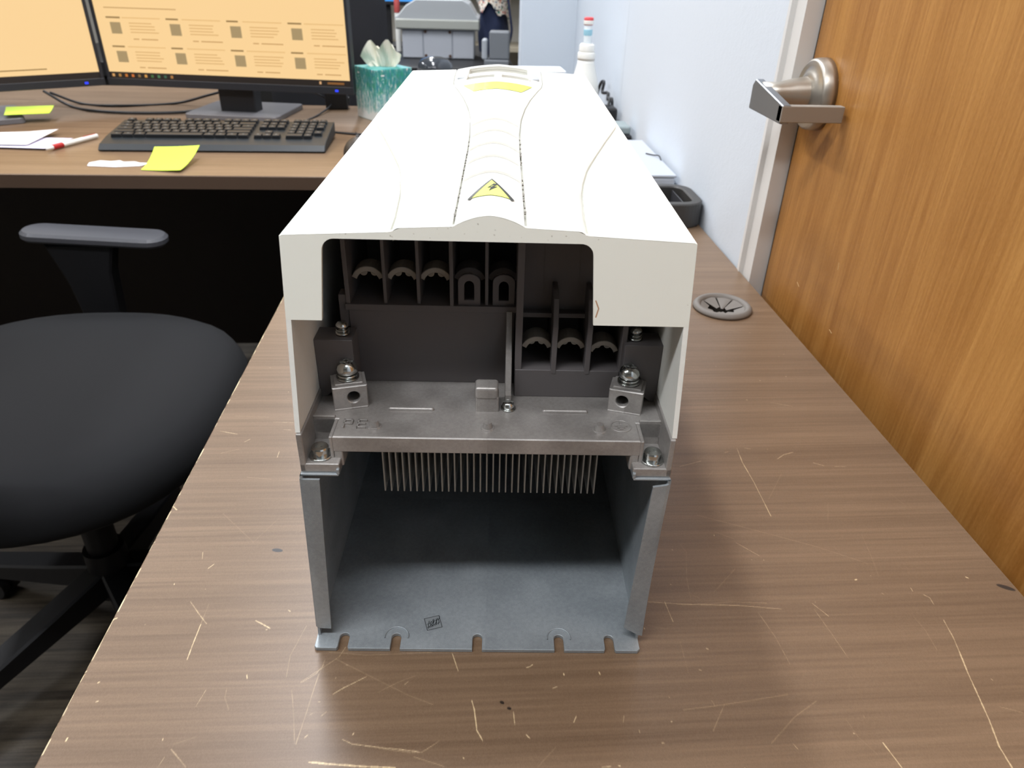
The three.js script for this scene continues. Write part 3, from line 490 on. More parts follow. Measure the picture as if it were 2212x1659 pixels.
    obj('rear_wall', bx(0.0165, 0.09, 0.1945, 0.252, -0.0885, -0.0865, 0.0003), M.dark, C);
    obj('rear_step', bx(0.0165, 0.0785, 0.1935, 0.1965, -0.0875, -0.0805, 0.0004), M.dark, C);
    obj('rear_wall', bx(0.0165, 0.0785, 0.15, 0.1945, -0.112, -0.11, 0), M.dark, C);
    for (const x of [0.0374, 0.0570]) {
      const g = ext([[0.11, 0.1665], [-zR, 0.1665], [-zR, 0.196], [-zR + 0.006, 0.2105], [-zR + 0.012, 0.2135], [-zR + 0.0235, 0.2135], [0.11, 0.196]], 0.0024, 0.0003); g.rotateY(Math.PI / 2); g.translate(x - 0.0012, 0, 0); obj('divider', g, M.dark, C);
    }
    for (const x of [0.031, 0.0515]) obj('mould_line', bx(x - 0.0003, x + 0.0003, 0.205, 0.24, -0.0867, -0.0861, 0), M.dark, C);
    arch(0.0277, 0.1760, -0.072, 0.0067, 0.0092, 0.012, clampMat, C); arch(0.0472, 0.1760, -0.072, 0.0067, 0.0092, 0.012, clampMat, C); arch(0.0668, 0.1740, -0.072, 0.0067, 0.0092, 0.012, clampMat, C);
    // side clamp brackets with screws
    for (const s of [-1, 1]) {
      const K = new THREE.Group(); K.name = 'clamp_bracket'; D.add(K); K.userData.label = 'dark plastic clamp bracket beside the terminal block';
      const sh = [[0.0775, 0.156], [0.0775, 0.1868], [0.0985, 0.1868], [0.0985, 0.150], [0.0955, 0.150], [0.0880, 0.1565], [0.0880, 0.1665], [0.0858, 0.1665], [0.0858, 0.1525], [0.0820, 0.1525]];
      const g = ext(sh.map(([x, y]) => [s * x, y]), 0.016, 0.0003); g.translate(0, 0, -0.076); obj('bracket_body', g, M.dark, K);
      obj('post', bx(s * 0.0812, s * 0.0870, 0.186, 0.2065, -0.088, -0.079, 0.0006), M.dark, K);
      const sc = obj('screw', [lathe([[0, 0.0078], [0.0026, 0.0076], [0.0036, 0.0062], [0.0036, 0.0042], [0, 0.0042]], 24), lathe([[0, 0.0038], [0.0036, 0.0038], [0.0036, 0.0026], [0, 0.0026]], 24), lathe([[0, 0.002], [0.004, 0.002], [0.004, 0], [0, 0]], 24)], M.screw, K); sc.position.set(s * 0.0838, 0.1868, -0.068);
    }
    obj('bay_wall', [bx(-0.098, 0.098, 0.15, 0.2535, -0.15, -0.148, 0)], M.dark, D);
  }
  { // sheet metal housing below, slightly racked to one side
    const th = 0.0015, sh = new THREE.Group(); sh.name = 'metal_housing'; D.add(sh); sh.userData.label = 'galvanised sheet metal housing under the casting';
    const wall = (xt, xb) => grid(4, 6, (i, j) => [lerp(xb, xt, j / 6), lerp(0.001, 0.1302, j / 6), lerp(-0.6, -0.0095, i / 4)]);
    const side = (xt, xb, s) => [wall(xt, xb), wall(xt - s * th, xb - s * th), grid(1, 6, (i, j) => [lerp(xb, xt, j / 6) - s * th * i, lerp(0.001, 0.1302, j / 6), -0.0095])];
    obj('side_plate', side(-0.1014, -0.1058, -1), M.zinc, sh);
    obj('side_plate', side(0.1012, 0.0972, 1), M.zinc, sh);
    // turned-in front flanges; one is bent forward near its foot
    const flange = (f, n = 10) => { const a = grid(4, n, (i, j) => { const p = f(i / 4, j / n); return p; }), b = grid(4, n, (i, j) => { const p = f(i / 4, j / n); return [p[0], p[1], p[2] - th]; });
      const e = grid(1, n, (i, j) => { const p = f(1, j / n); return [p[0], p[1], p[2] - th * i]; }), t = grid(4, 1, (i, j) => { const p = f(i / 4, 1); return [p[0], p[1], p[2] - th * j]; }), o = grid(4, 1, (i, j) => { const p = f(i / 4, 0); return [p[0], p[1], p[2] - th * j]; }); return [a, b, e, t, o]; };
    obj('front_flange', flange((u, v) => [lerp(lerp(-0.1063, -0.1018, v), lerp(-0.0967, -0.0907, v), u), lerp(0.0105 - 0.0006 * u, 0.1281, v), -0.0086 - 0.0012 * (1 - Math.min(1, u * 6)) ** 2]), M.zinc, sh);
    obj('front_flange', flange((u, v) => { const k = (1 - v) ** 3; return [lerp(lerp(0.0980, 0.1012, v), lerp(0.0866, 0.0915, v), u) + 0.0006 * k, lerp(lerp(0.0095, 0.0135, u), lerp(0.1281, 0.1262, u), v), -0.0086 - 0.0012 * (1 - Math.min(1, u * 6)) ** 2 + 0.004 * k * (1 - u)]; }), M.zinc, sh);
    for (const s of [-1, 1]) obj('top_flange', [bx(s * 0.1014, s * 0.0805, 0.1288, 0.1303, -0.036, -0.011, 0.0006), bx(s * 0.0818, s * 0.0800, 0.1300, 0.1335, -0.036, -0.011, 0.0005)], M.zinc, sh);
    // mounting plate with five open slots
    const xa = -0.106, xb = 0.097, pts = []; const slots = [-0.0888, -0.0562, -0.0050, 0.0466, 0.0785], sw = 0.00335, sd = 0.0118;
    pts.push([xa, 0.6], [xa, 0.0012], [xa + 0.0012, 0]);
    for (const c of slots) { const fl = c === slots[0] || c === slots[4] ? 0.0006 : 0; pts.push([c - sw - fl, 0], [c - sw, 0.001]); for (let k = 0; k <= 10; k++) { const a = Math.PI - k / 10 * Math.PI; pts.push([c + sw * Math.cos(a), sd - sw + sw * Math.sin(a)]); } pts.push([c + sw, 0.001], [c + sw + fl, 0]); }
    pts.push([xb - 0.0015, 0], [xb, 0.0015], [xb, 0.6]);
    const pg = ext(pts, 0.0022, 0.0003); pg.rotateX(-Math.PI / 2); pg.translate(0, 0.0004, 0);
    const plate = obj('mounting_plate', pg, M.zinc, sh);
    for (const c of [slots[1], slots[3]]) obj('pressed_ring', at(new THREE.TorusGeometry(0.0074, 0.0005, 5, 28, Math.PI * 1.12), c, 0.0032, -0.0088, -Math.PI / 2, -0.19, 0), M.zinc, plate);
    // inspection stamp in black ink
    const stp = canvasTex(128, 128, (c, w) => {
      c.fillStyle = '#969c9e'; c.fillRect(0, 0, w, w); c.strokeStyle = '#1e2226'; c.lineWidth = 4; c.strokeRect(5, 5, w - 10, w - 10); c.lineWidth = 5;
      for (let k = 0; k < 7; k++) { c.beginPath(); c.moveTo(14 + k * 14, 108 - k * 3); for (let q = 1; q < 6; q++) c.lineTo(14 + k * 14 + q * 5 + rr(-5, 5), 108 - k * 3 - q * 14 + rr(-6, 6)); c.stroke(); }
      c.lineWidth = 3; c.beginPath(); c.moveTo(10, 66); c.lineTo(w - 10, 38); c.stroke(); c.beginPath(); c.moveTo(10, 96); c.lineTo(w - 10, 72); c.stroke();
    });
    const sg = new THREE.PlaneGeometry(0.0105, 0.0105); sg.rotateX(-Math.PI / 2); sg.rotateY(0.3); sg.translate(-0.034, 0.00305, -0.0198);
    obj('ink_stamp', sg, std(0xffffff, 0.5, 0.45, { map: stp }), plate, true);
    // heat sink fins hanging in the duct
    const hs = new THREE.Group(); hs.name = 'heat_sink'; D.add(hs); hs.userData.label = 'row of thin aluminium heat sink fins in the air duct';
    const fg = prep(bx(-0.00042, 0.00042, 0.0872, 0.1398, -0.5, -0.05, 0));
    for (let k = 0; k < 34; k++) { const f = new THREE.Mesh(uvm(fg.clone()), M.fin); f.name = 'fin'; f.castShadow = f.receiveShadow = true; f.position.x = lerp(-0.0636, 0.0662, k / 33); hs.add(f); if (k) f.geometry = hs.children[0].geometry; }
    obj('duct_end', bx(-0.1, 0.0955, 0.004, 0.1395, -0.56, -0.555, 0), M.zinc, sh);
  }
}
// ------------------------------------------------------------------ things on the far desk
function screenTex(list) {
  return canvasTex(1024, 576, (c, w, h) => {
    c.fillStyle = '#ffd79a'; c.fillRect(0, 0, w, h);
    if (list) {
      c.fillStyle = '#b98a4e'; c.fillRect(0, 0, w, 10);
      c.fillStyle = 'rgba(150,110,60,0.5)'; c.fillRect(40, 312, 300, 4);
      for (let r = 3; r < 5; r++) for (let q = 0; q < 4; q++) {
        const x = 40 + q * 250, y = 28 + r * 106;
        c.fillStyle = 'rgba(120,92,50,0.75)'; c.fillRect(x, y, rr(46, 62), 6);
        c.fillStyle = 'rgba(200,150,80,0.35)'; c.fillRect(x + 66, y + 1, 160, 4);
        c.fillStyle = 'rgb(172,148,106)'; c.fillRect(x + 12, y + 20, 44, 42);
        c.fillStyle = 'rgba(190,142,78,0.45)';
        for (let k = 0; k < 4; k++) c.fillRect(x + 92, y + 20 + k * 11, rr(90, 128), 4);
        c.fillStyle = 'rgba(160,112,56,0.55)'; c.fillRect(x + 98, y + 78, 24, 4); c.fillRect(x + 132, y + 78, rr(60, 96), 4);
      }
    } else { c.fillStyle = 'rgba(120,90,40,0.8)'; c.fillRect(0, h - 46, w * 0.82, 4); }
    c.fillStyle = '#1f1712'; c.fillRect(0, h - 24, w, 24);
    if (list) { const cs = ['#d8a060', '#b08040', '#c8742a', '#d07030', '#8a6a40', '#d89a4a', '#3f6a3a', '#4a7a52', '#36604a', '#b07a40']; cs.forEach((k, i) => { c.fillStyle = k; c.fillRect(10 + i * 28, h - 17, 11, 11); });
      c.fillStyle = '#d8a878'; c.fillRect(w - 130, h - 18, 9, 11); c.fillStyle = '#8a5a2a'; c.fillRect(w - 96, h - 16, 70, 8); }
  });
}
function monitor(label, corner, ang, W, list) {       // corner: lower right corner (desk frame), ang: turn about y
  const H = 0.375;
  const t = thing('monitor', label, 'monitor', [corner[0], T, corner[1]], ang);
  const yb = 0.07;
  obj('housing', [bx(-W, 0, yb, yb + H, -0.028, -0.004, 0.004, 2)], M.black, t);
  obj('bezel', [bx(-W, 0, yb, yb + 0.017, -0.006, 0.001, 0.0012), bx(-W, 0, yb + H - 0.008, yb + H, -0.006, 0, 0.001), bx(-W, -W + 0.008, yb, yb + H, -0.006, 0, 0.001), bx(-0.008, 0, yb, yb + H, -0.006, 0, 0.001)], std(0x24262b, 0.45), t);
  const sc = new THREE.PlaneGeometry(W - 0.016, H - 0.025); sc.translate(-W / 2, yb + 0.017 + (H - 0.025) / 2, -0.0035);
  const tex = screenTex(list);
  obj('screen', sc, new THREE.MeshStandardMaterial({ color: 0x0a0a0a, roughness: 0.5, emissive: 0xffffff, emissiveMap: tex, emissiveIntensity: 0.95 }), t, true);
  const l = new THREE.RectAreaLight(0xffcf8a, 0.6, W - 0.02, H - 0.03); l.position.set(-W / 2, yb + 0.018 + (H - 0.025) / 2, 0.002); l.rotation.y = Math.PI; l.castShadow = true; t.add(l);
  obj('power_light', bx(-0.047, -0.039, yb + 0.0055, yb + 0.0105, 0.0005, 0.0016, 0.0004), new THREE.MeshStandardMaterial({ color: 0x2030a0, emissive: 0x2a3cff, emissiveIntensity: 1.2 }), t);
  obj('neck', bx(-W / 2 - 0.047, -W / 2 + 0.047, 0.006, yb + 0.16, -0.075, -0.028, 0.004, 2), M.black, t);
  const base = ext(rrect(0.24, 0.2, 0.012, 4), 0.010, 0.0015); base.rotateX(-Math.PI / 2); base.translate(-W / 2, 0.0015, -0.075);
  obj('foot', base, std(0x6c6b6e, 0.35), t);
  return t;
}
monitor('black monitor showing a list page in warm tint with a taskbar', [-0.2755, -1.916], -0.1466, 0.637, true);
monitor('black monitor turned inward showing a blank warm page', [-0.9095, -2.003], 0.575, 0.637, false);

{ // keyboard
  const k = thing('keyboard', 'black full size keyboard in front of the monitors', 'keyboard', [-0.539, T, -1.599], 0.012);
  const W = 0.472;
  const prof = [[0, 0.004], [0.002, 0.002], [0.16, 0.006], [0.165, 0.03], [0.162, 0.033], [0.05, 0.0205], [0.012, 0.013]];
  const g = ext(prof.map(([d, y]) => [d, y]), W - 0.002, 0.001); g.rotateY(Math.PI / 2); g.translate(-W / 2 + 0.001, 0, 0);
  obj('case', g, std(0x1f2428, 0.5), k);
  for (const [x, z] of [[-0.2, -0.012], [0.2, -0.012], [-0.2, -0.15], [0.2, -0.15]]) obj('foot', bx(x - 0.012, x + 0.012, 0, 0.005, z - 0.004, z + 0.004, 0.0005), M.black, k);
  const u = 0.0194, kc = {};
  const capGeo = (w) => { const key = w.toFixed(2); if (kc[key]) return kc[key]; const P = [[-w * u / 2 + 0.0008, 0], [w * u / 2 - 0.0008, 0], [w * u / 2 - 0.003, 0.0075], [-w * u / 2 + 0.003, 0.0075]]; const q = ext(P, 0.0125, 0.0006); q.translate(0, 0, -0.006); return (kc[key] = uvm(prep(q))); };
  const rows = [
    [0.108, [[0, 1], [2, 1], [3, 1], [4, 1], [5, 1], [6.5, 1], [7.5, 1], [8.5, 1], [9.5, 1], [11, 1], [12, 1], [13, 1], [14, 1], [15.5, 1], [16.5, 1], [17.5, 1], [19, 1], [20, 1], [21, 1], [22, 1]]],
    [0.084, [...Array(13).keys()].map(i => [i, 1]).concat([[13, 2], [15.5, 1], [16.5, 1], [17.5, 1], [19, 1], [20, 1], [21, 1], [22, 1]])],
    [0.065, [[0, 1.5], ...[...Array(12).keys()].map(i => [1.5 + i, 1]), [13.5, 1.5], [15.5, 1], [16.5, 1], [17.5, 1], [19, 1], [20, 1], [21, 1], [22, 1]]],
    [0.046, [[0, 1.75], ...[...Array(11).keys()].map(i => [1.75 + i, 1]), [12.75, 2.25], [19, 1], [20, 1], [21, 1]]],
    [0.027, [[0, 2.25], ...[...Array(10).keys()].map(i => [2.25 + i, 1]), [12.25, 2.75], [16.5, 1], [19, 1], [20, 1], [21, 1], [22, 1]]],
    [0.008, [[0, 1.25], [1.25, 1.25], [2.5, 1.25], [3.75, 6.25], [10, 1.25], [11.25, 1.25], [12.5, 1.25], [13.75, 1.25], [15.5, 1], [16.5, 1], [17.5, 1], [19, 2], [21, 1]]],
  ];
  const x0 = -0.5 * 23 * u, lg = prep(bx(-0.0032, 0.0032, 0.0078, 0.0083, -0.003, 0.001, 0)); uvm(lg);
  for (const [d, keys] of rows) for (const [kx, w] of keys) {
    const z = -(d + 0.042), y = 0.0205 + (d + 0.042 - 0.05) * 0.11;
    const m = new THREE.Mesh(capGeo(w), M.key); m.name = 'key'; m.castShadow = m.receiveShadow = true; m.position.set(x0 + (kx + w / 2) * u, y, z); m.rotation.x = 0.11; k.add(m);
    if (w < 2) { const e = new THREE.Mesh(lg, M.legend); e.name = 'legend'; e.scale.set(0.6, 1, 0.5); m.add(e); }
  }
}
{ // sticky notes, papers, pen
  const note = (name, label, c4, curl, mat, cat) => {
    const f = (u, v) => { const x = lerp(lerp(c4[0][0], c4[1][0], u), lerp(c4[3][0], c4[2][0], u), v), z = lerp(lerp(c4[0][1], c4[1][1], u), lerp(c4[3][1], c4[2][1], u), v); return [x, T + 0.0012 + curl(u, v), z]; };
    const a = grid(8, 8, (i, j) => f(i / 8, j / 8)), b = grid(8, 8, (i, j) => { const p = f(i / 8, j / 8); return [p[0], p[1] - 0.0005, p[2]]; });
    return tag(obj(name, [a, b], mat), label, cat);
  };
  note('sticky_note', 'yellow green sticky note curling on the desk before the keyboard', [[-0.632, -1.448], [-0.636, -1.545], [-0.545, -1.545], [-0.551, -1.432]], (u, v) => 0.022 * u * u + 0.004 * v * v, M.note, 'sticky note');
  note('sticky_note', 'yellow green sticky note at the foot of the inward turned monitor', [[-1.10, -1.86], [-1.13, -1.93], [-1.03, -1.96], [-1.01, -1.89]], (u, v) => 0.02 + 0.006 * u * u, M.note, 'sticky note');
  note('paper_sheet', 'white paper with a bent corner lying left of the keyboard', [[-1.09, -1.62], [-1.09, -1.73], [-0.93, -1.76], [-0.93, -1.62]], (u, v) => 0.006 + 0.010 * Math.max(0, v - 0.6) * u, M.paper, 'paper');
  note('paper_sheet', 'lavender tinted paper pad under the white paper', [[-1.06, -1.615], [-1.06, -1.71], [-0.872, -1.70], [-0.885, -1.60]], (u, v) => 0.003, std(0xdcd8ee, 0.8), 'paper');
  const f = [[-0.745, -1.475], [-0.752, -1.5], [-0.738, -1.518], [-0.715, -1.512], [-0.70, -1.52], [-0.688, -1.508], [-0.668, -1.512], [-0.655, -1.503], [-0.632, -1.50], [-0.645, -1.478], [-0.69, -1.468]];
  const sg = ext(f.map(([x, z]) => [x, -z]), 0.0006); sg.rotateX(-Math.PI / 2); sg.translate(0, T + 0.0004, 0);
  tag(obj('paper_scrap', sg, M.paper), 'torn white paper scrap beside the sticky note', 'paper');
  const p = thing('pen', 'white ballpoint pen with a red grip by the keyboard', 'pen', [-0.8751, T + 0.0062, -1.5876], Math.atan2(0.0494, -0.138) + Math.PI);
  p.rotation.set(0, Math.atan2(-0.0494, 0.138), 0);
  const A = (r0, r1, z0, z1) => { const g = new THREE.CylinderGeometry(r1, r0, z1 - z0, 16); g.rotateX(-Math.PI / 2); g.translate(0, 0, -(z0 + z1) / 2); return g; };
  obj('tip', A(0.002, 0.0045, 0, 0.016), M.white, p); obj('grip', A(0.0055, 0.0055, 0.016, 0.042), M.red, p); obj('barrel', A(0.005, 0.005, 0.042, 0.138), M.white, p);
  obj('clip', bx(-0.001, 0.001, 0.0045, 0.006, -0.136, -0.1, 0.0004), M.red, p);
}
{ // mouse
  const m = thing('computer_mouse', 'black computer mouse right of the keyboard', 'mouse', [-0.232, T, -1.60], 0.1);
  const g = new THREE.SphereGeometry(1, 24, 14, 0, Math.PI * 2, 0, Math.PI / 2); g.scale(0.031, 0.034, 0.056);
  obj('shell', [g, cyl(1, 1, 0.002, 0, 0, 0, 24).scale(0.031, 1, 0.056).translate(0, 0.001, 0)], M.black, m);
  obj('wheel', cyl(0.006, 0.006, 0.005, 0, 0.029, -0.026, 16, 0, Math.PI / 2), M.darker, m);
  obj('cable', tube([[0, 0.01, -0.054], [-0.004, 0.006, -0.09], [0.0, 0.004, -0.15], [-0.01, 0.004, -0.2]], 0.0018, 24, 6), M.black, m);
}
// desk cables
tag(obj('cable', tube([[-1.12, T + 0.03, -2.13], [-1.05, T + 0.004, -2.13], [-0.95, T + 0.004, -2.10], [-0.80, T + 0.004, -2.15], [-0.70, T + 0.03, -2.13], [-0.62, T + 0.05, -2.14]], 0.0034), M.black), 'black cable looping behind between the two monitor stands', 'cable');
tag(obj('cable', tube([[-1.13, T + 0.035, -2.12], [-1.06, T + 0.005, -2.09], [-0.96, T + 0.0045, -2.02], [-0.84, T + 0.0045, -2.0], [-0.74, T + 0.0045, -2.02], [-0.705, T + 0.0045, -2.06]], 0.0036), M.black), 'thick black cable sagging in front of the monitor stand', 'cable');
tag(obj('cable', tube([[-0.42, T + 0.05, -2.10], [-0.37, T + 0.02, -2.12], [-0.385, T + 0.004, -2.03], [-0.42, T + 0.004, -1.90], [-0.44, T + 0.02, -1.79]], 0.0022), M.black), 'thin black cable dropping from the monitor to the keyboard', 'cable');
tag(obj('cable', tube([[-0.39, T + 0.006, -1.86], [-0.36, T + 0.004, -1.85], [-0.32, T + 0.003, -1.81], [-0.27, T + 0.003, -1.79], [-0.22, T + 0.003, -1.78]], 0.0026), M.black), 'black cable lying on the desk beside the tissue box', 'cable');
{
  const a = thing('power_adapter', 'black power adapter at the back edge of the desk', 'adapter', [-0.355, T, -2.13], 0.1);
  obj('body', bx(-0.03, 0.03, 0, 0.045, -0.022, 0.022, 0.004, 2), M.black, a); obj('plug_socket', bx(0.02, 0.034, 0.012, 0.03, -0.008, 0.008, 0.001), M.darker, a);
}
{ // tissue box
  const t = thing('tissue_box', 'teal and white cube tissue box with a tissue pulled up', 'tissue box', [-0.2105, T, -2.012], 0.62);
  const tex = canvasTex(512, 512, (c, w, h) => {
    c.fillStyle = '#e6ebe8'; c.fillRect(0, 0, w, h);
    for (let k = 0; k < 900; k++) { const y = Math.pow(rnd(), 1.5) * h * 0.74, x = rr(-20, w), l = rr(20, 90); const f = y / h; c.strokeStyle = `rgba(${rr(20, 70) | 0},${rr(125, 165) | 0},${rr(125, 160) | 0},${f < 0.35 ? 0.5 : 0.22})`; c.lineWidth = rr(6, 20); c.beginPath(); c.moveTo(x, y); c.lineTo(x + rr(-8, 8), y + l); c.stroke(); }
    for (let k = 0; k < 60; k++) { c.fillStyle = `rgba(40,150,90,${rr(0.05, 0.2)})`; c.beginPath(); c.ellipse(rr(0, w), rr(40, 240), rr(10, 40), rr(10, 30), 0, 0, 7); c.fill(); }
    c.fillStyle = '#e8f0ee'; c.fillRect(80, 50, 46, 16); c.fillStyle = 'rgba(220,235,235,0.7)'; c.fillRect(96, 82, 16, 14); c.fillRect(100, 112, 14, 14); c.fillRect(86, 96, 8, 8);
  });
  const S = 0.108, H = 0.125, gb = bx(-S / 2, S / 2, 0, H, -S / 2, S / 2, 0.0015), g = prep(gb), p = g.attributes.position, n = g.attributes.normal, uv = new Float32Array(p.count * 2);
  for (let i = 0; i < p.count; i++) { const top = Math.abs(n.getY(i)) > 0.7; uv[2 * i] = Math.abs(n.getX(i)) > 0.7 ? p.getZ(i) / S + 0.5 : p.getX(i) / S + 0.5; uv[2 * i + 1] = top ? 0.93 : p.getY(i) / H; }
  g.setAttribute('uv', new THREE.BufferAttribute(uv, 2)); obj('carton', g, std(0xffffff, 0.5, 0, { map: tex }), t, true);
  const rim = new THREE.TorusGeometry(0.032, 0.0012, 6, 32); obj('opening_rim', at(rim, 0, H, 0, Math.PI / 2), std(0x9fd6d2, 0.5), t);
  // the tissue: a folded sheet pinched at the slot, two peaks and a fallen side
  const TA = [[-1, 0.42], [-0.55, 1.0], [-0.12, 0.66], [0.36, 1.06], [0.66, 0.62], [1, 0.5]], TB = [[-1, 0.3], [-0.7, 0.75], [-0.2, 0.8], [0.1, 0.6], [0.6, 0.85], [1, 0.3]];
  const sheet = (tab, w0, w1, hgt, ry, lean, ph) => { const g = grid(20, 10, (i, j) => { const u = i / 10 - 1, v = j / 10, w = lerp(w0, w1, Math.sqrt(v)); return [u * w, v * hgt * interp(tab, u), lean * v * v + 0.012 * v * Math.sin(u * 6 + ph) + 0.003 * Math.sin(u * 13 + v * 5 + ph)]; }, null, 0.35); g.rotateY(ry); g.translate(0, H - 0.004, 0); return g; };
  obj('tissue', [sheet(TA, 0.022, 0.052, 0.068, -0.72, 0.012, 0.4), sheet(TB, 0.02, 0.046, 0.064, -0.5, -0.014, 2.2)], std(0xf6f1e0, 0.95), t);
}
{ // domed black speaker
  const s = thing('desk_speaker', 'round black domed speaker behind the drive', 'speaker', [-0.078, T, -2.07]);
  obj('body', lathe([[0, 0], [0.05, 0], [0.052, 0.004], [0.05, 0.1], [0.047, 0.118], [0, 0.118]], 36), M.black, s);
  obj('dome', lathe([[0.046, 0.117], [0.045, 0.126], [0.036, 0.137], [0.02, 0.143], [0, 0.145]], 36), std(0x3a3e44, 0.12), s);
}
{ // white squeeze bottle
  const b = thing('bottle', 'white plastic bottle with a thin red tipped nozzle by the wall', 'bottle', [0.306, T, -1.95]);
  obj('body', lathe([[0, 0], [0.036, 0], [0.038, 0.004], [0.0375, 0.085], [0.034, 0.105], [0.027, 0.128], [0.0215, 0.15], [0.0205, 0.158], [0, 0.158]], 36), M.white, b);
  obj('collar', [lathe([[0, 0.157], [0.0215, 0.157], [0.0225, 0.162], [0.022, 0.172], [0.0195, 0.175], [0, 0.175]], 32), lathe([[0, 0.174], [0.019, 0.174], [0.0195, 0.178], [0.019, 0.19], [0.016, 0.194], [0, 0.194]], 32)], M.white, b);
  obj('nozzle', lathe([[0, 0.193], [0.010, 0.193], [0.0095, 0.2], [0.0105, 0.236], [0, 0.237]], 24), std(0xe4edf2, 0.3), b);
  obj('nozzle_ring', lathe([[0.0098, 0.212], [0.0108, 0.214], [0.0110, 0.224], [0.0104, 0.226], [0.0098, 0.226]], 24), std(0x9ccfe2, 0.4), b);
  obj('cap', lathe([[0, 0.236], [0.0118, 0.236], [0.0122, 0.24], [0.0118, 0.25], [0.0105, 0.2525], [0, 0.2525]], 24), std(0xd8484c, 0.4), b);
  obj('cap_label', lathe([[0.0119, 0.237], [0.0124, 0.239], [0.0124, 0.245], [0.0119, 0.246]], 24), M.white, b);
}
{ // flat pale box behind the drive
  const b = thing('carton', 'pale blue white cardboard carton behind the drive', 'box', [0.205, T, -2.075], 0.04);
  obj('box_body', bx(-0.075, 0.06, 0, 0.117, -0.05, 0.05, 0.001), std(0xe8eff8, 0.7), b); obj('box_flap', bx(-0.0755, 0.0605, 0.117, 0.1185, -0.052, 0.052, 0.0005), std(0xe8eff8, 0.7), b);
}
// black cable and small gear along the wall
tag(obj('cable', tube([[0.36, T + 0.003, -2.12], [0.372, T + 0.085, -2.08], [0.374, T + 0.091, -2.045], [0.37, T + 0.07, -2.04], [0.374, T + 0.074, -1.97], [0.372, T + 0.062, -1.96], [0.378, T + 0.066, -1.935], [0.378, T + 0.003, -1.93]], 0.0042), M.black), 'black cable standing in a kink against the blue wall', 'cable');
{
  const a = thing('power_adapter', 'black adapter standing against the blue wall behind the drive', 'adapter', [0.362, T, -1.885], 0);
  obj('body', bx(-0.02, 0.018, 0, 0.058, -0.03, 0.03, 0.007, 2), M.black, a); obj('cord_stub', tube([[0, 0.056, -0.01], [0.004, 0.068, -0.02], [0.004, 0.072, -0.04]], 0.0035, 12), M.black, a);
  const c = thing('hole_punch', 'small grey and black desk punch against the blue wall', 'punch', [0.362, T, -1.715], 0);
  obj('base', bx(-0.022, 0.02, 0, 0.03, -0.04, 0.04, 0.004, 2), M.black, c); obj('lever', bx(-0.02, 0.018, 0.029, 0.048, -0.042, 0.03, 0.006, 2), std(0x8e9a9c, 0.5), c);
}
{ // white cable box with a wire end and the black tray beside it
  const b = thing('cable_box', 'low pale grey plastic box with a black wire end by the wall', 'box', [0.35, T, -1.42], 0);
  obj('box_body', bx(-0.05, 0.033, 0, 0.036, -0.16, 0.13, 0.005, 2), std(0xb9bec6, 0.6), b); obj('box_lid', bx(-0.051, 0.034, 0.036, 0.041, -0.161, 0.131, 0.002, 2), std(0xb9bec6, 0.6), b);
  obj('wire_end', tube([[0.012, 0.0425, -0.03], [0.024, 0.0435, -0.012], [0.030, 0.046, 0.005], [0.031, 0.041, 0.022]], 0.0012, 20, 6), M.black, b);
  const t = thing('desk_tray', 'open black plastic tray with rounded corners on the desk by the wall', 'tray', [0.335, T, -1.175], 0);
  const out = rrect(0.104, 0.12, 0.034, 8), inn = rrect(0.078, 0.094, 0.02, 8).reverse();
  const w = ext(out, 0.036, 0.002, [inn]); w.rotateX(-Math.PI / 2); w.translate(0, 0.002, 0); obj('rim_wall', w, std(0x3a3836, 0.45), t);
  obj('tray_floor', bx(-0.045, 0.045, 0.0005, 0.004, -0.052, 0.052, 0.001), M.black, t);
  obj('tray_divider', bx(0.0225, 0.0242, 0.004, 0.034, -0.05, 0.05, 0.0004), std(0x3a3a3e, 0.4), t);
}
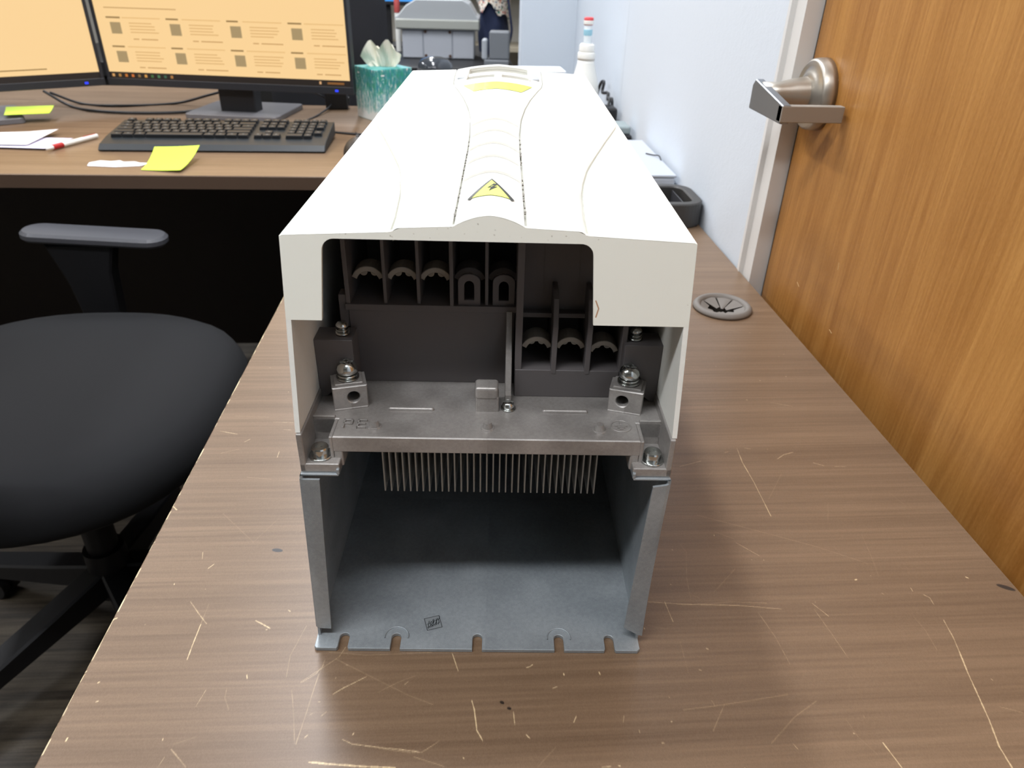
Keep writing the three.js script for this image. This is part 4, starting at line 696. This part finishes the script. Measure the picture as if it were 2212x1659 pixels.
// ------------------------------------------------------------------ office chair
{
  const c = thing('office_chair', 'black office chair with a round padded seat between the two desks', 'chair', [-0.655, 0, -0.99]);
  const ys = T - 0.195;
  const prof = [[0, 0.0], [0.5, -0.002], [0.75, -0.008], [0.88, -0.018], [0.96, -0.035], [1.0, -0.06], [0.985, -0.085], [0.93, -0.1], [0.6, -0.105], [0, -0.105]];
  const seat = grid(48, prof.length - 1, (i, j) => { const a = i / 48 * Math.PI * 2, sq = 1 / Math.pow(Math.pow(Math.abs(Math.cos(a)), 2.5) + Math.pow(Math.abs(Math.sin(a)), 2.5), 1 / 2.5); return [0.285 * sq * prof[j][0] * Math.cos(a), ys + prof[j][1], 0.298 * sq * prof[j][0] * Math.sin(a)]; }, null, 1.0);
  obj('seat', seat, M.fabric, c);
  obj('seat_pan', cyl(0.2, 0.12, 0.04, 0, ys - 0.125, 0, 32), M.black, c);
  for (const s of [-1, 1]) {
    const pad = ext(rrect(0.25, 0.06, 0.028, 6), 0.008, 0.005); pad.rotateX(-Math.PI / 2); pad.rotateZ(-0.055); pad.translate(-0.04, T - 0.098, s * 0.345);
    const arm = new THREE.Group(); arm.name = 'armrest'; c.add(arm);
    obj('arm_pad', pad, std(0x55565b, 0.4), arm);
    const post = ext([[-0.105, -0.008], [0.01, -0.008], [-0.005, -0.06], [-0.012, -0.16], [-0.07, -0.16], [-0.082, -0.08]], 0.03, 0.004); post.translate(-0.04 + 0.02, T - 0.1, s * 0.345 - 0.015); obj('arm_post', post, M.black, arm);
    obj('arm_bracket', tube([[-0.06, T - 0.25, s * 0.34], [-0.06, ys - 0.115, s * 0.3], [-0.04, ys - 0.125, s * 0.15]], 0.016, 20, 10), M.black, arm);
  }
  obj('backrest', at(new RoundedBoxGeometry(0.07, 0.55, 0.46, 4, 0.034), -0.35, ys + 0.36, 0), M.fabric, c);
  obj('back_bracket', tube([[-0.1, ys - 0.125, 0], [-0.34, ys - 0.13, 0], [-0.39, ys, 0], [-0.38, ys + 0.2, 0]], 0.02, 24, 10), M.black, c);
  obj('gas_column', [cyl(0.026, 0.026, 0.24, 0, ys - 0.24, 0, 24), cyl(0.034, 0.038, 0.1, 0, 0.14, 0, 24)], M.black, c);
  for (let k = 0; k < 5; k++) {
    const a = k * Math.PI * 2 / 5 + 0.35, l = new THREE.Group(); l.name = 'base_leg'; l.rotation.y = a; c.add(l);
    const g = ext([[0.02, 0.10], [0.02, 0.15], [0.12, 0.125], [0.3, 0.085], [0.3, 0.06], [0.12, 0.085]], 0.036, 0.004); g.translate(0, 0, -0.018); obj('leg_arm', g, M.black, l);
    obj('castor', [cyl(0.029, 0.029, 0.016, 0.285, 0.029, 0.012, 20, Math.PI / 2), cyl(0.029, 0.029, 0.016, 0.285, 0.029, -0.012, 20, Math.PI / 2), bx(0.26, 0.3, 0.028, 0.064, -0.006, 0.006, 0.003)], M.black, l);
  }
}
// ------------------------------------------------------------------ the office behind
{
  const t = thing('work_table', 'black topped table behind the desks carrying the grey case', 'table', [0, 0, 0]);
  obj('tabletop', bx(-1.6, 0.19, T - 0.04, T + 0.01, -3.75, -2.93, 0.003), std(0x141416, 0.5), t);
  obj('front_panel', bx(-1.6, 0.19, 0.05, T - 0.04, -2.98, -2.96, 0.001), std(0x1a1815, 0.6), t);
  for (const [x, z] of [[-1.57, -3.72], [0.16, -3.72], [-1.57, -2.99], [0.16, -2.99]]) obj('leg', bx(x - 0.025, x + 0.025, 0, T - 0.04, z - 0.025, z + 0.025, 0.002), M.black, t);
}
{ // grey equipment case with domed lid and three front panels
  const c = thing('equipment_case', 'grey plastic equipment case with overhanging lid and three front panels', 'case', [-0.103, T + 0.01, -3.27], -0.04);
  const g = M.greyLight;
  obj('case_body', bx(-0.145, 0.145, 0, 0.115, -0.1, 0.07, 0.004, 2), std(0xa6acb4, 0.5), c);
  for (const [x0, x1] of [[-0.143, -0.062], [-0.058, 0.056], [0.060, 0.143]]) obj('front_panel', bx(x0, x1, 0.004, 0.106, 0.068, 0.075, 0.002), std(0xb6bac2, 0.5), c);
  for (const x of [-0.05, 0.048]) for (const y of [0.012, 0.1]) obj('latch_screw', cyl(0.006, 0.006, 0.004, x, y, 0.076, 14, Math.PI / 2), std(0x5c4436, 0.5, 0.4), c);
  const lid = ext([[-0.162, 0.112], [0.162, 0.112], [0.162, 0.15], [0.152, 0.158], [0.125, 0.2], [0.1, 0.212], [-0.08, 0.212], [-0.12, 0.19], [-0.15, 0.158], [-0.162, 0.15]], 0.2, 0.004); lid.translate(0, 0, -0.112);
  obj('lid', lid, std(0xa9adb0, 0.5), c);
  obj('lid_rim', bx(-0.166, 0.166, 0.11, 0.146, -0.116, 0.1, 0.006, 2), std(0xa4a69f, 0.5), c);
}
{
  const m = thing('marker', 'red marker standing beside the grey case', 'marker', [-0.285, T + 0.01, -3.45]);
  obj('marker_body', lathe([[0, 0], [0.011, 0], [0.012, 0.15], [0.009, 0.16], [0, 0.16]], 20), M.white, m); obj('marker_cap', lathe([[0, 0.15], [0.013, 0.15], [0.012, 0.2], [0.007, 0.24], [0, 0.24]], 20), std(0xc85a56, 0.5), m);
  // second workstation monitor with a blue screen
  const s = thing('monitor', 'monitor with a bright blue screen above the grey case', 'monitor', [-0.36, T + 0.01, -3.62]);
  obj('housing', bx(-0.28, 0.28, 0.168, 0.5, -0.03, 0, 0.004), M.black, s);
  const sg = new THREE.PlaneGeometry(0.54, 0.305); sg.translate(0, 0.336, 0.002); obj('screen', sg, new THREE.MeshStandardMaterial({ color: 0x0a0a0a, emissive: 0x4fa8ff, emissiveIntensity: 0.9 }), s);
  obj('neck', bx(-0.03, 0.03, 0.01, 0.22, -0.06, -0.03, 0.003), M.black, s); obj('foot', bx(-0.11, 0.11, 0, 0.012, -0.12, 0.06, 0.003), M.black, s);
  const l = new THREE.RectAreaLight(0x5fb0ff, 0.5, 0.5, 0.28); l.position.set(0, 0.336, 0.006); l.rotation.y = Math.PI; l.castShadow = true; s.add(l);
}
{ // patterned bag with navy lining, grey desk phone
  const tex = canvasTex(256, 256, (c, w, h) => { c.fillStyle = '#d8cfc2'; c.fillRect(0, 0, w, h); const cs = ['#b8584a', '#3c7a6a', '#8a5a3c', '#5a6a7a', '#c8907a', '#2e3a44', '#e6dccd']; for (let k = 0; k < 420; k++) { c.fillStyle = cs[(rnd() * cs.length) | 0]; c.beginPath(); c.ellipse(rr(0, w), rr(0, h), rr(3, 10), rr(2, 7), rr(0, 3), 0, 7); c.fill(); } });
  tex.repeat.set(7, 7);
  const b = thing('tote_bag', 'patterned fabric bag with navy side beside the grey case', 'bag', [0.128, T + 0.01, -3.5]);
  const f = grid(24, 16, (i, j) => { const a = i / 24 * Math.PI * 2, v = j / 16; const r = 1 - 0.28 * v * v; return [0.062 * r * Math.cos(a) + 0.008 * Math.sin(v * 5 + a), v * 0.26 + 0.012 * Math.sin(a * 3) * v, 0.1 * r * Math.sin(a) + 0.01 * Math.sin(a * 4 + v * 7)]; }, null, 1.1);
  obj('bag_body', f, M.navy, b);
  const fl = grid(20, 10, (i, j) => { const a = lerp(-0.3, Math.PI + 0.3, i / 20), v = j / 10; return [0.074 * Math.cos(a), 0.275 - v * (0.095 + 0.018 * Math.sin(a * 6) + 0.06 * Math.max(0, Math.cos(a))) + 0.006 * Math.sin(a * 7), 0.112 * Math.sin(a) * (1 - 0.12 * (1 - v)) + 0.006 * Math.sin(v * 9 + a * 5)]; }, null, 1.1);
  obj('bag_flap', fl, std(0xffffff, 0.9, 0, { map: tex }), b);
  obj('strap', tube([[0.055, 0.24, 0.06], [0.066, 0.16, 0.09], [0.075, 0.09, 0.1], [0.062, 0.03, 0.09]], 0.005, 20, 8), M.navy, b);
  const p = thing('desk_phone', 'small grey desk phone in front of the patterned bag', 'phone', [0.125, T + 0.01, -3.06], -0.1);
  obj('phone_body', [at(new RoundedBoxGeometry(0.078, 0.1, 0.06, 3, 0.008), 0.012, 0.07, 0), bx(-0.045, 0.05, 0, 0.02, -0.04, 0.045, 0.004)], std(0x777b80, 0.5), p);
  obj('handset', [at(new RoundedBoxGeometry(0.022, 0.075, 0.045, 3, 0.009), -0.045, 0.055, 0.01)], std(0xa8adb3, 0.5), p);
}
{ // chair seen behind the monitor
  const c = thing('office_chair', 'black high back office chair behind the tissue box', 'chair', [-0.43, 0, -2.5], 0.1);
  const back = grid(16, 20, (i, j) => { const a = i / 16 * Math.PI * 2, v = j / 20, w = 0.19 * Math.min(1, 0.55 + 1.8 * Math.sqrt(Math.max(0, (1 - v) * 0.35))) * (v > 0.97 ? 0.7 : 1); return [w * Math.cos(a), 0.58 + v * 0.5, 0.045 * Math.sin(a) - 0.03 * v]; }, null, 1.1);
  obj('backrest', back, M.blackSoft, c);
  obj('seat', at(new RoundedBoxGeometry(0.44, 0.08, 0.34, 4, 0.038), 0, 0.47, -0.2), M.fabric, c);
  obj('gas_column', cyl(0.025, 0.03, 0.36, 0, 0.25, -0.1, 20), M.black, c);
  for (let k = 0; k < 5; k++) { const a = k * Math.PI * 2 / 5, g = bx(0.02, 0.26, 0.06, 0.09, -0.016, 0.016, 0.004); g.rotateY(a); g.translate(0, 0, -0.1); obj('base_leg', g, M.black, c); const q = cyl(0.026, 0.026, 0.04, 0.24, 0.028, 0, 16, Math.PI / 2); q.rotateY(a); q.translate(0, 0, -0.1); obj('castor', q, M.black, c); }
}
{ // shelf unit at the far wall
  const s = thing('shelf_unit', 'beige shelf unit against the far office wall', 'shelves', [-0.6, 0, -5.75]);
  for (const x of [-1.4, -0.5, 0.4, 1.2]) obj('upright', bx(x - 0.02, x + 0.02, 0, 1.9, -0.2, 0.2, 0.002), std(0x3a3c40, 0.6), s);
  for (const y of [0.1, 0.55, 1.0, 1.45, 1.88]) obj('shelf_board', bx(-1.42, 1.22, y - 0.015, y + 0.015, -0.2, 0.2, 0.002), std(0xb9b09c, 0.7), s);
}
renderer.render(scene, camera);
